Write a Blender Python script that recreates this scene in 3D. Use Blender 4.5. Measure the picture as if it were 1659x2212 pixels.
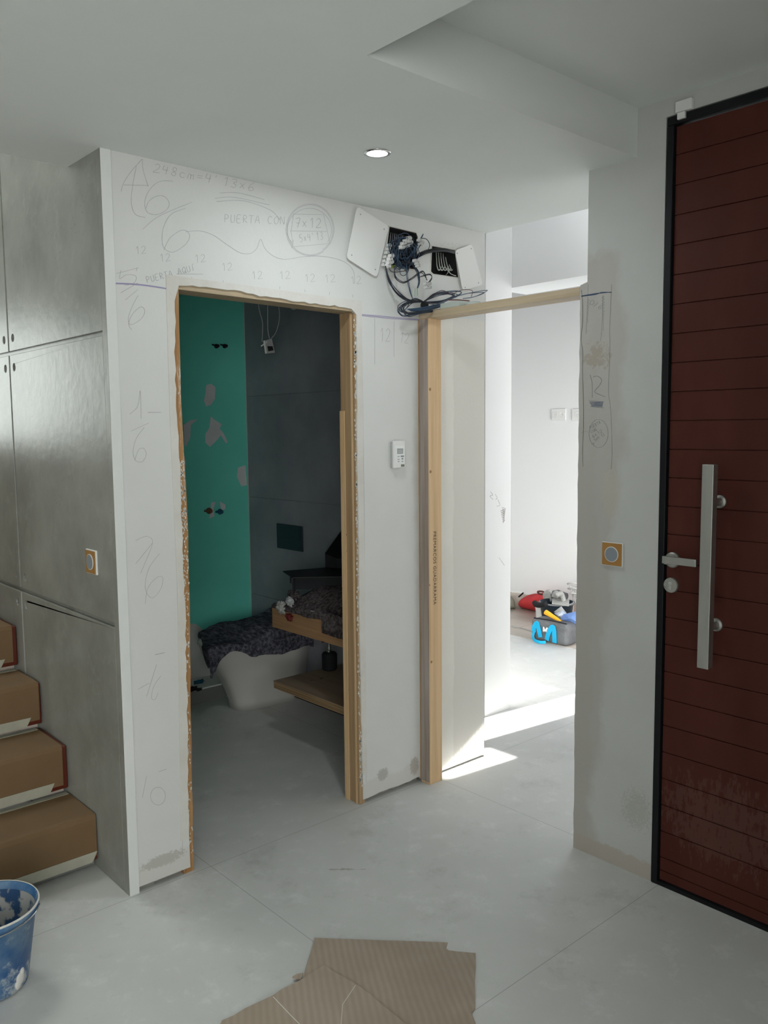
import bpy, bmesh, math, random
from mathutils import Vector, noise, geometry, Matrix
R_ = random.Random(7)
PI = math.pi
for o in list(bpy.data.objects): bpy.data.objects.remove(o)
sc = bpy.context.scene
COL = sc.collection
# ------------------------------------------------------------ camera
IW, IH, FPX = 1659, 2212, 1822.95
CC = Vector((-1.1789, -2.6582, 1.5905)); YAW, PIT, ROL = 0.72813, -0.09646, -0.009466
FW = Vector((math.sin(YAW)*math.cos(PIT), math.cos(YAW)*math.cos(PIT), math.sin(PIT)))
_r = Vector((math.cos(YAW), -math.sin(YAW), 0)); _u = _r.cross(FW)
RT = _r*math.cos(ROL)+_u*math.sin(ROL); UP = -_r*math.sin(ROL)+_u*math.cos(ROL)
cam = bpy.data.cameras.new('camera'); co = bpy.data.objects.new('camera', cam); COL.objects.link(co)
cam.sensor_fit = 'VERTICAL'; cam.sensor_height = 24; cam.lens = FPX/IH*24; cam.clip_start = .05
co.matrix_world = Matrix(((RT.x, UP.x, -FW.x, CC.x), (RT.y, UP.y, -FW.y, CC.y), (RT.z, UP.z, -FW.z, CC.z), (0, 0, 0, 1)))
sc.camera = co
def on(px, py, ax, v):
    """world point on the plane ax = v that the photograph shows at (px, py)"""
    d = FW+RT*((px-IW/2)/FPX)-UP*((py-IH/2)/FPX); i = 'xyz'.index(ax)
    return CC+d*((v-CC[i])/d[i])
# ------------------------------------------------------------ light
sc.view_settings.view_transform = 'Standard'; sc.view_settings.look = 'None'
sc.view_settings.exposure = 0.5; sc.view_settings.gamma = 1; sc.view_settings.use_curve_mapping = False
w = bpy.data.worlds.new('sky'); sc.world = w; w.use_nodes = True
w.node_tree.nodes['Background'].inputs[0].default_value = (.84, .93, 1, 1)
w.node_tree.nodes['Background'].inputs[1].default_value = 4.5
def area(name, loc, to, sx, sy, power, col):
    l = bpy.data.lights.new(name, 'AREA'); l.shape = 'RECTANGLE'; l.size = sx; l.size_y = sy
    l.energy = power; l.color = col
    o = bpy.data.objects.new(name, l); o.location = loc
    o.rotation_euler = (Vector(to)-Vector(loc)).to_track_quat('-Z', 'Y').to_euler(); COL.objects.link(o); return o
sun = bpy.data.lights.new('sun', 'SUN'); sun.energy = 20; sun.angle = .009; sun.color = (1, .975, .94)
so = bpy.data.objects.new('sun', sun); so.rotation_euler = Vector((-1, .12, -.53)).to_track_quat('-Z', 'Y').to_euler(); COL.objects.link(so)
area('added_light_behind', (-2.4, -4.85, 1.35), (-.3, 0, 1.2), 2.2, 2.0, 78, (.985, 1, .97))  # added key lamp, source assumed; the back wall is solid, with no window
area('added_light_left', (-3.85, -1.9, 1.4), (0, -.8, 1.1), 1.6, 1.8, 3, (.985, 1, .97))  # added fill lamp; the outer left wall is solid
area('assumed_stairwell_light', (-.6, 2.2, 4.9), (-.4, 1.4, 0), 1.0, 1.4, 30, (.96, 1, .96))  # assumed light from above the stairs; the stairwell ceiling has no opening
area('assumed_landing_light', (-.84, 3.22, 1.85), (-.84, 0, 1.85), .6, .95, 9, (.93, 1, .97))  # assumed lamp mirrored in the concrete; the stair end wall has no window
area('corridor_fill_light', (2.3, -1.72, 1.5), (2.1, .6, 1.3), 1.0, 1.9, 4, (.99, .98, .97))  # added fill for column and corridor; the side wall has no window
area('beam_fill_light', (1.72, -1.25, 2.9), (2.5, -.2, 2.45), .5, .4, 6, (.98, .99, 1)).data.spread = 1.4  # added lamp aimed at the beam face; no opening in the ceiling
area('room_fill_light', (3.7, -1.72, 1.4), (4.1, 2, 1.0), 1.4, 1.9, 31, (.99, .98, 1)).data.spread = 1.7  # added fill to brighten the far room, in front of a solid wall
# ------------------------------------------------------------ materials
def mat(name, col, rough=.6, col2=None, scale=6, bump=0, bscale=60, metal=0, thr=(.35, .65), spec=.5, emit=None, stretch=None, detail=6, trans=0):
    m = bpy.data.materials.new(name); m.use_nodes = True; nt = m.node_tree; n = nt.nodes; L = nt.links
    b = n['Principled BSDF']; b.inputs['Base Color'].default_value = (*col, 1); b.inputs['Roughness'].default_value = rough
    b.inputs['Metallic'].default_value = metal; b.inputs['Specular IOR Level'].default_value = spec
    b.inputs['Transmission Weight'].default_value = trans
    tc = n.new('ShaderNodeTexCoord'); mp = n.new('ShaderNodeMapping'); L.new(tc.outputs['Object'], mp.inputs[0])
    if stretch: mp.inputs['Scale'].default_value = stretch
    m['map'] = mp.name
    if col2:
        t = n.new('ShaderNodeTexNoise'); t.inputs['Scale'].default_value = scale; t.inputs['Detail'].default_value = detail; t.inputs['Roughness'].default_value = .6
        L.new(mp.outputs[0], t.inputs[0])
        r = n.new('ShaderNodeMapRange'); r.inputs[1].default_value = thr[0]; r.inputs[2].default_value = thr[1]; L.new(t.outputs[0], r.inputs[0])
        x = n.new('ShaderNodeMix'); x.data_type = 'RGBA'; x.inputs[6].default_value = (*col, 1); x.inputs[7].default_value = (*col2, 1)
        L.new(r.outputs[0], x.inputs[0]); L.new(x.outputs[2], b.inputs['Base Color'])
    if bump:
        t = n.new('ShaderNodeTexNoise'); t.inputs['Scale'].default_value = bscale; t.inputs['Detail'].default_value = 5; L.new(mp.outputs[0], t.inputs[0])
        bp = n.new('ShaderNodeBump'); bp.inputs['Strength'].default_value = bump; bp.inputs['Distance'].default_value = .01
        L.new(t.outputs[0], bp.inputs['Height']); L.new(bp.outputs[0], b.inputs['Normal'])
    if emit: b.inputs['Emission Color'].default_value = (*emit[0], 1); b.inputs['Emission Strength'].default_value = emit[1]
    return m
class G:   # tiny node-graph helper to stack shaped stains on a material
    def __init__(s, m):
        s.m = m; s.n = m.node_tree.nodes; s.L = m.node_tree.links; s.b = s.n['Principled BSDF']
        s.map = s.n[m['map']]; sx = s.n.new('ShaderNodeSeparateXYZ'); s.L.new(s.map.outputs[0], sx.inputs[0]); s.xyz = sx.outputs
    def f(s, op, a, b=0.0):
        q = s.n.new('ShaderNodeMath'); q.operation = op
        for i, v in enumerate((a, b)):
            if isinstance(v, (int, float)): q.inputs[i].default_value = v
            else: s.L.new(v, q.inputs[i])
        return q.outputs[0]
    def noise(s, scale, detail=5, amp=1.0, rough=.6):
        t = s.n.new('ShaderNodeTexNoise'); t.inputs['Scale'].default_value = scale; t.inputs['Detail'].default_value = detail; t.inputs['Roughness'].default_value = rough
        s.L.new(s.map.outputs[0], t.inputs[0]); return s.f('MULTIPLY', s.f('SUBTRACT', t.outputs[0], .5), amp)
    def step(s, v, lo, hi):
        r = s.n.new('ShaderNodeMapRange'); r.inputs[1].default_value = lo; r.inputs[2].default_value = hi; s.L.new(v, r.inputs[0]); return r.outputs[0]
    def mix(s, fac, col):
        x = s.n.new('ShaderNodeMix'); x.data_type = 'RGBA'
        inp = s.b.inputs['Base Color']
        if inp.is_linked: s.L.new(inp.links[0].from_socket, x.inputs[6])
        else: x.inputs[6].default_value = inp.default_value
        x.inputs[7].default_value = (*col, 1); s.L.new(fac, x.inputs[0]); s.L.new(x.outputs[2], inp)
    def line(s, axis, v, w):   # thin line mask at axis = v
        return s.f('LESS_THAN', s.f('ABSOLUTE', s.f('SUBTRACT', s.xyz[axis], v)), w)

WALLW = (.76, .765, .75)
M = {}
M['white'] = mat('white_plaster', WALLW, .75, (.70, .72, .705), 3, .06, 90)
M['ceil'] = mat('ceiling_paint', (.76, .785, .765), .9, (.73, .755, .735), 1.5, .04, 120)
M['roomwall'] = mat('room_white_paint', (.83, .84, .83), .8)
M['column'] = mat('corridor_white_paint', (.66, .67, .66), .8)
M['core'] = mat('gypsum_core', (.42, .40, .37), .9, (.2, .18, .16), 20, .3, 60)
M['patch'] = mat('filler_plaster', (.69, .68, .64), .8, (.62, .60, .55), 6, .12, 50)
# floor: poured microcement in large sheets
m = M['floor'] = mat('microcement_floor', (.56, .565, .545), .5, (.63, .635, .615), 2.2, .03, 40, thr=(.3, .7))
g = G(m); g.mix(g.f('MULTIPLY', g.step(g.noise(9, 8, 1, .75), .04, .16), .6), (.72, .725, .71))
g.mix(g.f('MULTIPLY', g.step(g.noise(3.1, 9, 1, .8), .05, .2), .4), (.30, .30, .285))
for ax, v in ((0, .31), (0, 1.483), (1, -1.19), (1, -.012), (0, 2.66), (0, -.86), (1, -2.37)): g.mix(g.f('MULTIPLY', g.line(ax, v, .0012), .55), (.16, .16, .15))
g.mix(g.f('MULTIPLY', g.step(g.f('ADD', g.f('ABSOLUTE', g.f('ADD', g.f('MULTIPLY', g.f('SUBTRACT', g.xyz[0], .62), .9), g.f('SUBTRACT', g.xyz[1], -.33))), g.f('ADD', g.f('ABSOLUTE', g.f('MULTIPLY', g.f('SUBTRACT', g.xyz[0], .655), .22)), g.noise(30, 4, .05))), .014, .006), .5), (.19, .18, .14))
M['floor2'] = mat('old_beige_tile', (.50, .44, .38), .4, (.55, .49, .43), 4)
g = G(M['floor2'])
for v in (.25, .7, 1.15, 1.6, 2.05, 2.5): g.mix(g.line(1, v, .002), (.3, .26, .22))
g.mix(g.line(0, 4.28, .002), (.3, .26, .22))
# concrete
m = M['conc'] = mat('exposed_concrete', (.22, .223, .198), .34, (.33, .333, .30), 2.6, .10, 25, thr=(.36, .64), detail=9)
g = G(m); g.mix(g.f('MULTIPLY', g.step(g.noise(7, 9, 1, .75), .05, .2), .5), (.42, .43, .40))
v = g.n.new('ShaderNodeTexVoronoi'); v.inputs['Scale'].default_value = 45; g.L.new(g.map.outputs[0], v.inputs[0])
g.mix(g.f('MULTIPLY', g.f('LESS_THAN', v.outputs['Distance'], .1), g.step(g.noise(2.5, 3), .02, .1)), (.13, .12, .10))
M['concd'] = mat('concrete_recess', (.2, .205, .19), .8)
# pillar plaster with bare filler next to the rough frame
m = M['pillar'] = mat('painted_pillar', (.52, .53, .51), .7, (.485, .49, .47), 3, .06, 70)
g = G(m)
zone = g.step(g.f('ADD', g.f('ADD', g.xyz[1], g.noise(4, 7, .22)), g.f('MULTIPLY', g.f('ABSOLUTE', g.f('SUBTRACT', g.xyz[2], 1.65)), -.08)), -1.05, -1.01)
low = g.step(g.f('ADD', g.xyz[2], g.noise(5, 5, .3)), 2.22, 2.17)
g.mix(g.f('MULTIPLY', g.f('MULTIPLY', zone, low), .8), (.43, .415, .375))
zone2 = g.step(g.f('ADD', g.xyz[1], g.noise(7, 6, .14)), -.92, -.90)
g.mix(g.f('MULTIPLY', g.f('MULTIPLY', zone2, low), .5), (.42, .40, .365))
def blot(g, ax, a, b, ra, rb, fac, col, ns=9, na=1.6):
    ns *= 2.2; na *= 1.6
    ns *= 2.2; na *= 1.6
    d = g.f('ADD', g.f('POWER', g.f('DIVIDE', g.f('SUBTRACT', g.xyz[ax], a), ra), 2.0), g.f('POWER', g.f('DIVIDE', g.f('SUBTRACT', g.xyz[2], b), rb), 2.0))
    g.mix(g.f('MULTIPLY', g.step(g.f('ADD', d, g.noise(ns, 7, na, .7)), 1, .55), fac), col)
blot(g, 1, -.905, 1.845, .055, .05, .6, (.34, .285, .225), 11, 2.6)
blot(g, 1, -.97, 1.36, .04, .09, .3, (.55, .48, .38), 22, 2.5)
blot(g, 1, -1.10, .24, .06, .07, .4, (.33, .31, .27), 30, 3)
foot = g.step(g.f('ADD', g.xyz[2], g.noise(16, 6, .07)), .068, .058)
g.mix(g.f('MULTIPLY', foot, .85), (.43, .385, .33))
# corridor plaster (continuation of the front wall)
m = M['plaster2'] = mat('corridor_plaster', (.80, .785, .73), .8, (.75, .735, .68), 4, .1, 60)
g = G(m); g.mix(g.step(g.f('ADD', g.xyz[0], g.noise(5, 6, .05)), 1.615, 1.62), (.72, .70, .645))
g.mix(g.f('MULTIPLY', g.step(g.noise(11, 7, 1, .7), .17, .25), .3), (.48, .43, .36))
# front wall board: stained right rim
m = M['board'] = mat('front_wall_paint', (.69, .695, .675), .7, (.66, .665, .645), 3, .05, 80)
g = G(m)
rim = g.step(g.f('ADD', g.f('ADD', g.xyz[0], g.noise(9, 7, .09)), g.f('MULTIPLY', g.f('ABSOLUTE', g.f('SUBTRACT', g.xyz[2], 1.45)), -.06)), 1.345, 1.40)
g.mix(g.f('MULTIPLY', g.f('MULTIPLY', rim, g.f('LESS_THAN', g.xyz[2], 2.05)), .55), (.47, .43, .37))
blot(g, 0, 1.62, 2.36, .13, .05, .35, (.55, .50, .43), 14, 2.6)
base = g.step(g.f('ADD', g.xyz[2], g.noise(13, 6, .10)), .10, .085)
g.mix(g.f('MULTIPLY', base, .6), (.60, .585, .54))
blot(g, 0, .13, .085, .09, .025, .9, (.47, .46, .42), 18, 1.5)
blot(g, 0, 1.17, .10, .035, .03, .9, (.44, .43, .40), 18, 1.2)
blot(g, 0, 1.36, .085, .03, .045, .9, (.44, .40, .36), 18, 1.2)
def wood(name, a, b, scale=(40, 40, 1.5), rough=.55):
    return mat(name, a, rough, b, 1.0, .15, 3, stretch=scale, thr=(.38, .62))
M['pine'] = wood('pine', (.72, .51, .30), (.60, .40, .21))
M['pineg'] = wood('aged_pine', (.50, .40, .27), (.40, .31, .20), (2, 1.5, 45))
M['pined'] = wood('orange_pine', (.44, .235, .09), (.30, .15, .055))
g = G(M['pined']); g.mix(g.step(g.noise(1.6, 9, 1, .9), .06, .09), (.78, .74, .68))
M['pinej'] = wood('jamb_pine', (.44, .30, .17), (.34, .22, .115))
g = G(M['pinej']); g.mix(g.step(g.noise(11, 8, 1, .8), .19, .2), (.66, .63, .57))
M['jambside'] = wood('plaster_smeared_timber', (.36, .31, .28), (.26, .20, .16))
M['door'] = mat('mahogany_planks', (.066, .016, .011), .55, (.088, .024, .017), 5, .05, 60, stretch=(1, 1, .35), thr=(.35, .7), spec=.18)
g = G(M['door']); blot(g, 1, -1.42, .10, .22, .05, .07, (.36, .28, .25), 14, 3.2)
M['black'] = mat('black_paint', (.006, .006, .008), .5, spec=.25)
M['blackm'] = mat('matt_black', (.012, .013, .016), .75, spec=.3)
M['steel'] = mat('brushed_steel', (.50, .50, .46), .38, (.44, .44, .41), 30, metal=.85, stretch=(1, 1, .2))
M['chrome'] = mat('polished_chrome', (.62, .63, .62), .16, metal=1)
M['plastic'] = mat('white_plastic', (.78, .78, .76), .4)
M['plasticg'] = mat('grey_plastic', (.42, .43, .43), .4)
M['ochre'] = mat('ochre_cover_plate', (.40, .205, .055), .5, (.34, .17, .045), 8)
M['dial'] = mat('grey_dial', (.24, .27, .30), .4)
M['green'] = mat('moisture_board_green', (.13, .64, .52), .75, (.15, .68, .56), 3)
M['putty'] = mat('joint_compound', (.62, .66, .66), .9, (.56, .6, .6), 10)
M['dark'] = mat('dark_tile', (.175, .178, .205), .42, (.30, .30, .335), 2.2, .04, 30, thr=(.3, .7), detail=8)
M['grout'] = mat('pale_grout', (.16, .18, .2), .8)
M['primer'] = mat('primed_wall', (.52, .54, .50), .8)
M['porc'] = mat('porcelain', (.55, .545, .51), .18)
M['fur'] = mat('grey_fleece', (.05, .05, .065), 1, (.19, .19, .23), 55, 1.0, 130, thr=(.42, .66), stretch=(1, .35, 1), spec=.1)
M['fur2'] = mat('mauve_fleece', (.055, .042, .045), 1, (.17, .145, .15), 60, 1.0, 140, thr=(.4, .64), spec=.1)
M['red'] = mat('red_canvas', (.62, .035, .04), .8, (.50, .03, .035), 8, .3, 30)
M['oak'] = wood('oak_slab', (.42, .25, .125), (.32, .18, .085), (45, 1.6, 45))
M['ply'] = mat('plywood_face', (.33, .235, .165), .7, (.27, .19, .13), 1, stretch=(30, 1.5, 30))
M['plye'] = mat('plywood_edge', (.40, .27, .14), .7, (.20, .125, .06), 1, stretch=(2, 1, 260), thr=(.45, .55))
M['kraft'] = mat('kraft_cardboard', (.20, .122, .058), .75, (.175, .105, .048), 4, .05, 40)
M['card'] = mat('floor_cardboard', (.42, .345, .275), .85, (.35, .28, .215), 3, .05, 60)
g = G(M['card']); 
wv = g.n.new('ShaderNodeTexWave'); wv.inputs['Scale'].default_value = 16; wv.bands_direction = 'X'; wv.inputs['Distortion'].default_value = 1.2; g.L.new(g.map.outputs[0], wv.inputs[0])
g.map.inputs['Rotation'].default_value = (0, 0, .55)
g.mix(g.f('MULTIPLY', wv.outputs['Fac'], .4), (.29, .23, .175))
M['tape'] = mat('masking_tape', (.46, .45, .36), .7, (.40, .39, .32), 12)
M['mahog'] = mat('mahogany_tread', (.11, .018, .008), .35)
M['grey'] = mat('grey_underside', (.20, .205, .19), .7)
M['marble'] = mat('cream_marble', (.62, .52, .44), .2, (.70, .63, .57), 9)
M['bluep'] = mat('bucket_blue_plastic', (.014, .085, .24), .4, (.03, .13, .31), 6, .1, 40)
g = G(M['bluep']); g.mix(g.step(g.f('ADD', g.noise(22, 9, 1.0, .75), g.f('MULTIPLY', g.step(g.xyz[2], .10, .0), .16)), .06, .2), (.48, .52, .52))
g.mix(g.f('MULTIPLY', g.step(g.noise(7, 6, 1, .65), -.1, .12), .6), (.22, .33, .42))
M['bluein'] = mat('plaster_coated_bucket_inside', (.02, .07, .17), .6, (.42, .42, .40), 13, .2, 40, thr=(.44, .50))
M['pencil'] = mat('pencil_line', (.40, .40, .41), .8)
M['pencild'] = mat('dark_pencil_line', (.23, .24, .25), .8)
M['pencilb'] = mat('blue_pencil', (.07, .11, .20), .8)
M['pencilv'] = mat('violet_chalk', (.36, .33, .50), .8)
M['ink'] = mat('stamp_ink', (.05, .03, .02), .8)
M['wire_b'] = mat('blue_wire', (.025, .06, .11), .4); M['wire_k'] = mat('black_wire', (.008, .009, .014), .35)
M['wire_n'] = mat('brown_wire', (.10, .025, .02), .4); M['wire_g'] = mat('green_yellow_wire', (.30, .40, .06), .4); M['wire_d'] = mat('dark_blue_wire', (.018, .028, .05), .35)
M['wire_w'] = mat('grey_white_cable', (.58, .60, .55), .45)
M['boxin'] = mat('black_box_inside', (.012, .012, .012), .7)
M['clear'] = mat('milky_clear_plastic', (.62, .68, .62), .3, trans=.25)
M['led'] = mat('lit_led_lens', (1, 1, 1), .3, emit=((.93, .97, 1), 14))
M['toolgrey'] = mat('tool_bag_fabric', (.10, .105, .11), .85, (.16, .165, .17), 14, .3, 90)
M['cyan'] = mat('cyan_webbing', (.0, .40, .70), .6); M['whitei'] = mat('white_print', (.8, .8, .8), .6)
M['yellow'] = mat('yellow_plastic', (.85, .42, .02), .45); M['cloth'] = mat('blue_cloth', (.13, .24, .55), .9, (.2, .33, .66), 20, .5, 60)
M['cloth2'] = mat('pale_blue_rag', (.40, .48, .60), .9, (.55, .6, .68), 25, .5, 60)
M['navy'] = mat('dark_bucket_plastic', (.012, .03, .055), .35); M['trowel'] = mat('dusty_steel', (.45, .45, .43), .5, (.55, .54, .52), 20)
M['grip'] = mat('dusty_grip', (.33, .33, .31), .8, (.45, .45, .43), 15); M['olive'] = mat('olive_canvas', (.20, .20, .15), .85, (.26, .26, .2), 10)
M['bluet'] = mat('teal_plastic', (.01, .10, .16), .4); M['copper'] = mat('dull_copper', (.20, .10, .06), .5, metal=.4)
M['knot'] = mat('wood_knot', (.34, .19, .09), .6)
# ------------------------------------------------------------ mesh helpers
class MB:
    def __init__(s): s.v = []; s.f = []
    def add(s, vs, fs): k = len(s.v); s.v += [tuple(q) for q in vs]; s.f += [tuple(i+k for i in f) for f in fs]; return s
    def box(s, x0, x1, y0, y1, z0, z1):
        x0, x1 = sorted((x0, x1)); y0, y1 = sorted((y0, y1)); z0, z1 = sorted((z0, z1))
        return s.add([(x, y, z) for z in (z0, z1) for y in (y0, y1) for x in (x0, x1)], [(0, 2, 3, 1), (4, 5, 7, 6), (0, 1, 5, 4), (2, 6, 7, 3), (0, 4, 6, 2), (1, 3, 7, 5)])
    def prism(s, loops, fn, d0, d1):
        """2-D loops (first outer, others holes) through fn(a, b, depth)"""
        allp = [q for l in loops for q in l]
        tri = geometry.tessellate_polygon([[Vector((a, b, 0)) for a, b in l] for l in loops])
        n = len(allp); vs = [fn(a, b, d0) for a, b in allp]+[fn(a, b, d1) for a, b in allp]; fs = []
        for t in tri: fs += [t, tuple(i+n for i in reversed(t))]
        k = 0
        for l in loops:
            for i in range(len(l)): a, b = k+i, k+(i+1) % len(l); fs.append((a, b, b+n, a+n))
            k += len(l)
        return s.add(vs, fs)
    def tube(s, pts, r, seg=8, cap=True, closed=False):
        pts = [Vector(q) for q in pts]; n = len(pts); rs = r if isinstance(r, (list, tuple)) else [r]*n; rings = []; up = Vector((0, 0, 1)); last = None
        for i, q in enumerate(pts):
            d = (pts[(i+1) % n]-pts[i-1]) if closed else (pts[min(i+1, n-1)]-pts[max(i-1, 0)])
            d = d.normalized() if d.length > 1e-9 else up
            a = last-d*last.dot(d) if last is not None else d.cross(Vector((.31, .17, .93)))
            if a.length < 1e-6: a = d.cross(Vector((1, 0, 0)))
            a.normalize(); last = a; b = d.cross(a)
            rings.append([q+(a*math.cos(2*PI*j/seg)+b*math.sin(2*PI*j/seg))*rs[i] for j in range(seg)])
        vs = [p for rg in rings for p in rg]; fs = []
        for i in range(n if closed else n-1):
            k = (i+1) % n
            for j in range(seg): fs.append((i*seg+j, i*seg+(j+1) % seg, k*seg+(j+1) % seg, k*seg+j))
        if cap and not closed: fs += [tuple(range(seg))[::-1], tuple((n-1)*seg+j for j in range(seg))]
        return s.add(vs, fs)
    def lathe(s, prof, c=(0, 0, 0), axis='z', seg=32, cap=True):
        """prof = [(radius, height)] about an axis through c"""
        vs = []; n = len(prof)
        for r, h in prof:
            for j in range(seg):
                a = 2*PI*j/seg; u, v_ = r*math.cos(a), r*math.sin(a)
                vs.append({'z': (c[0]+u, c[1]+v_, c[2]+h), 'x': (c[0]+h, c[1]+u, c[2]+v_), 'y': (c[0]+u, c[1]+h, c[2]+v_)}[axis])
        fs = [(i*seg+j, i*seg+(j+1) % seg, (i+1)*seg+(j+1) % seg, (i+1)*seg+j) for i in range(n-1) for j in range(seg)]
        if cap: fs += [tuple(range(seg))[::-1], tuple((n-1)*seg+j for j in range(seg))]
        return s.add(vs, fs)
    def grid(s, nu, nv, fn, thick=None):
        vs = [fn(i/(nu-1), j/(nv-1)) for j in range(nv) for i in range(nu)]
        return s.add(vs, [(j*nu+i, j*nu+i+1, (j+1)*nu+i+1, (j+1)*nu+i) for j in range(nv-1) for i in range(nu-1)])
    def build(s, name, m, parent=None, bevel=0, smooth=False, solid=0, seg=2, loc=None):
        me = bpy.data.meshes.new(name); me.from_pydata(s.v, [], s.f); me.update()
        b = bmesh.new(); b.from_mesh(me); bmesh.ops.recalc_face_normals(b, faces=b.faces); b.to_mesh(me); b.free()
        if isinstance(m, str): m = M[m]
        me.materials.append(m)
        o = bpy.data.objects.new(name, me); COL.objects.link(o)
        if parent is not None:
            o.parent = parent; o.matrix_parent_inverse = Matrix.Translation(-parent.location) if parent.type == 'EMPTY' and parent.parent is None else Matrix.Identity(4)
            if parent.parent is not None or parent.type != 'EMPTY': o.matrix_parent_inverse = Matrix.Identity(4)
        if solid: q = o.modifiers.new('thickness', 'SOLIDIFY'); q.thickness = solid; q.offset = 0
        if bevel: q = o.modifiers.new('bevel', 'BEVEL'); q.width = bevel; q.segments = seg; q.limit_method = 'ANGLE'
        if smooth:
            for p in me.polygons: p.use_smooth = True
        return o
def tag(o, label, cat, group=None, kind=None):
    o['label'] = label; o['category'] = cat
    if group: o['group'] = group
    if kind: o['kind'] = kind
    return o
def empty(name, loc, label, cat, group=None):
    o = bpy.data.objects.new(name, None); o.location = loc; o.empty_display_size = .05; COL.objects.link(o); return tag(o, label, cat, group)
def struct(o, label=None, cat=None):
    o['kind'] = 'structure'
    if label: o['label'] = label; o['category'] = cat
    return o
def spline(pts, n=8, closed=False):
    pts = [Vector(q) for q in pts]; out = []; N = len(pts)
    for i in range(N if closed else N-1):
        if closed: p0, p1, p2, p3 = pts[i-1], pts[i], pts[(i+1) % N], pts[(i+2) % N]
        else: p0, p1, p2, p3 = pts[max(i-1, 0)], pts[i], pts[i+1], pts[min(i+2, N-1)]
        for k in range(n):
            t = k/n; out.append(.5*((2*p1)+(p2-p0)*t+(2*p0-5*p1+4*p2-p3)*t*t+(3*p1-p0-3*p2+p3)*t**3))
    if not closed: out.append(pts[-1])
    return out
XZ = lambda a, b, d: (a, d, b)
YZ = lambda a, b, d: (d, a, b)
XY = lambda a, b, d: (a, b, d)
def circle(a, b, r, n=20): return [(a+r*math.cos(2*PI*i/n), b+r*math.sin(2*PI*i/n)) for i in range(n)]
# ------------------------------------------------------------ the setting
W = 1.402; XA = 1.833; XC = 2.478; YC = .378; H = 2.489; H2 = 2.646; YG = 1.91; XD = 1.74; TH = .097
o = MB().box(-4, 5.0, -5.2, 3.6, -.1, 0).build('floor', 'floor'); struct(o, 'grey microcement floor with fine seams', 'floor')
o = MB().box(3.835, 4.7, -1.8, 3.3, 0, .003).build('floor_tiled', 'floor2'); struct(o, 'old beige tiled floor of the bright room', 'floor')
ce = MB()
ce.box(-4, XA, -1.05, 0, H, H+.3); ce.box(-4, .214, -5.2, -1.05, H, H+.3); ce.box(.214, W+.1, -5.2, -2.75, H, H+.3)
ce.box(-4, -.0005, 0, .256, H, H+.3); ce.box(-4, -1.15, .256, 3.4, H, H+.3)
o = ce.build('ceiling', 'ceil'); struct(o, 'white lowered plaster ceiling of the hall', 'ceiling')
o = MB().box(.214, W+.1, -2.75, -1.05, H2, H2+.12).build('ceiling_recess', 'ceil'); struct(o, 'raised ceiling pocket over the entrance door', 'ceiling')
o = MB().box(.101, XA, .001, YG+.1, H+.001, H+.299).build('ceiling_bathroom', 'ceil'); struct(o, 'bathroom ceiling', 'ceiling')
o = MB().box(W+.1, 5, -1.9, 3.5, 2.95, 3.05).box(XA, 5, -1.9, 3.5, 2.95, 3.05).build('ceiling_room', 'roomwall'); struct(o, 'bright room ceiling', 'ceiling')
# front wall: plasterboard with a torn opening
def Wp(L): return [(on(x, y, 'y', 0).x, on(x, y, 'y', 0).z) for x, y in L]
def jag(L, amp, n=10):
    out = []
    for i in range(len(L)-1):
        a, b = Vector(L[i]), Vector(L[i+1]); d = (b-a); nn = max(1, int(d.length*n)); p = Vector((-d.y, d.x)).normalized()
        for k in range(nn): out.append(tuple(a+d*(k/nn)+p*(R_.uniform(-amp, amp) if k or i else 0)))
    out.append(L[-1]); return out
Z0 = .02
lft = Wp([(408, 1800), (405, 1700), (404, 1500), (399, 1300), (392, 1150), (389, 1010), (382, 900), (377, 760), (378, 650), (386, 617)])
top = Wp([(386, 617), (430, 619), (505, 628), (575, 641), (620, 649), (681, 655), (743, 663), (759, 667), (770, 680)])
rgt = Wp([(770, 680), (771, 800), (772, 1000), (775, 1200), (778, 1400), (782, 1600), (785, 1700)])
edge = [(lft[0][0]+.002, Z0)]+jag(lft, .0035, 34)[:-1]+jag(top, .004, 42)[:-1]+jag(rgt, .0022, 34)+[(rgt[-1][0], Z0)]
outer = [(0.0125, Z0)]+edge+jag([(1.08, Z0), (1.40, Z0+.005)], .004, 30)+[(1.402, Z0), (1.402, H), (0.0125, H)]
def boxhole(c): return [(q.x, q.z) for q in (on(x, y, 'y', 0) for x, y in c)]
BXA = boxhole([(840, 489), (899, 503), (902, 512), (897, 583), (830, 574)])
BXB = boxhole([(932, 531), (982, 540), (990, 600), (935, 592), (930, 587)])
up = [(1.402, 2.095), (XA, 2.095), (XA, H), (1.402, H)]
outer = [(0.0125, Z0)]+edge+jag([(1.08, Z0), (1.40, Z0+.005)], .004, 30)+[(1.402, Z0), (1.402, 2.09), (XA, 2.09), (XA, H), (0.0125, H)]
o = MB().prism([outer, BXA, BXB], XZ, 0, .013).build('wall_front', 'board'); WF = struct(o, 'white front wall with pencil notes, around the bathroom opening', 'wall')
o = MB().prism([[(1.402, .012), (XA, .012), (XA, 2.09), (1.402, 2.09)]], XZ, 0, .013).build('corridor_plaster', 'plaster2', WF)
co_ = MB(); co_.box(.101, .238, .013, TH, .024, 2.1).box(.03, .238, .03, TH, 0, .024).box(1.071, 1.402, .03, TH, 0, .024)
co_.prism([[(.101, 2.1), (XA, 2.1), (XA, H), (.101, H)], [(a*1.0, b) for a, b in BXA], BXB], XZ, .013, TH)
co_.box(1.071, XA, .013, TH, .024, 2.1)
co_.build('gypsum_core', 'core', WF)
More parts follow.
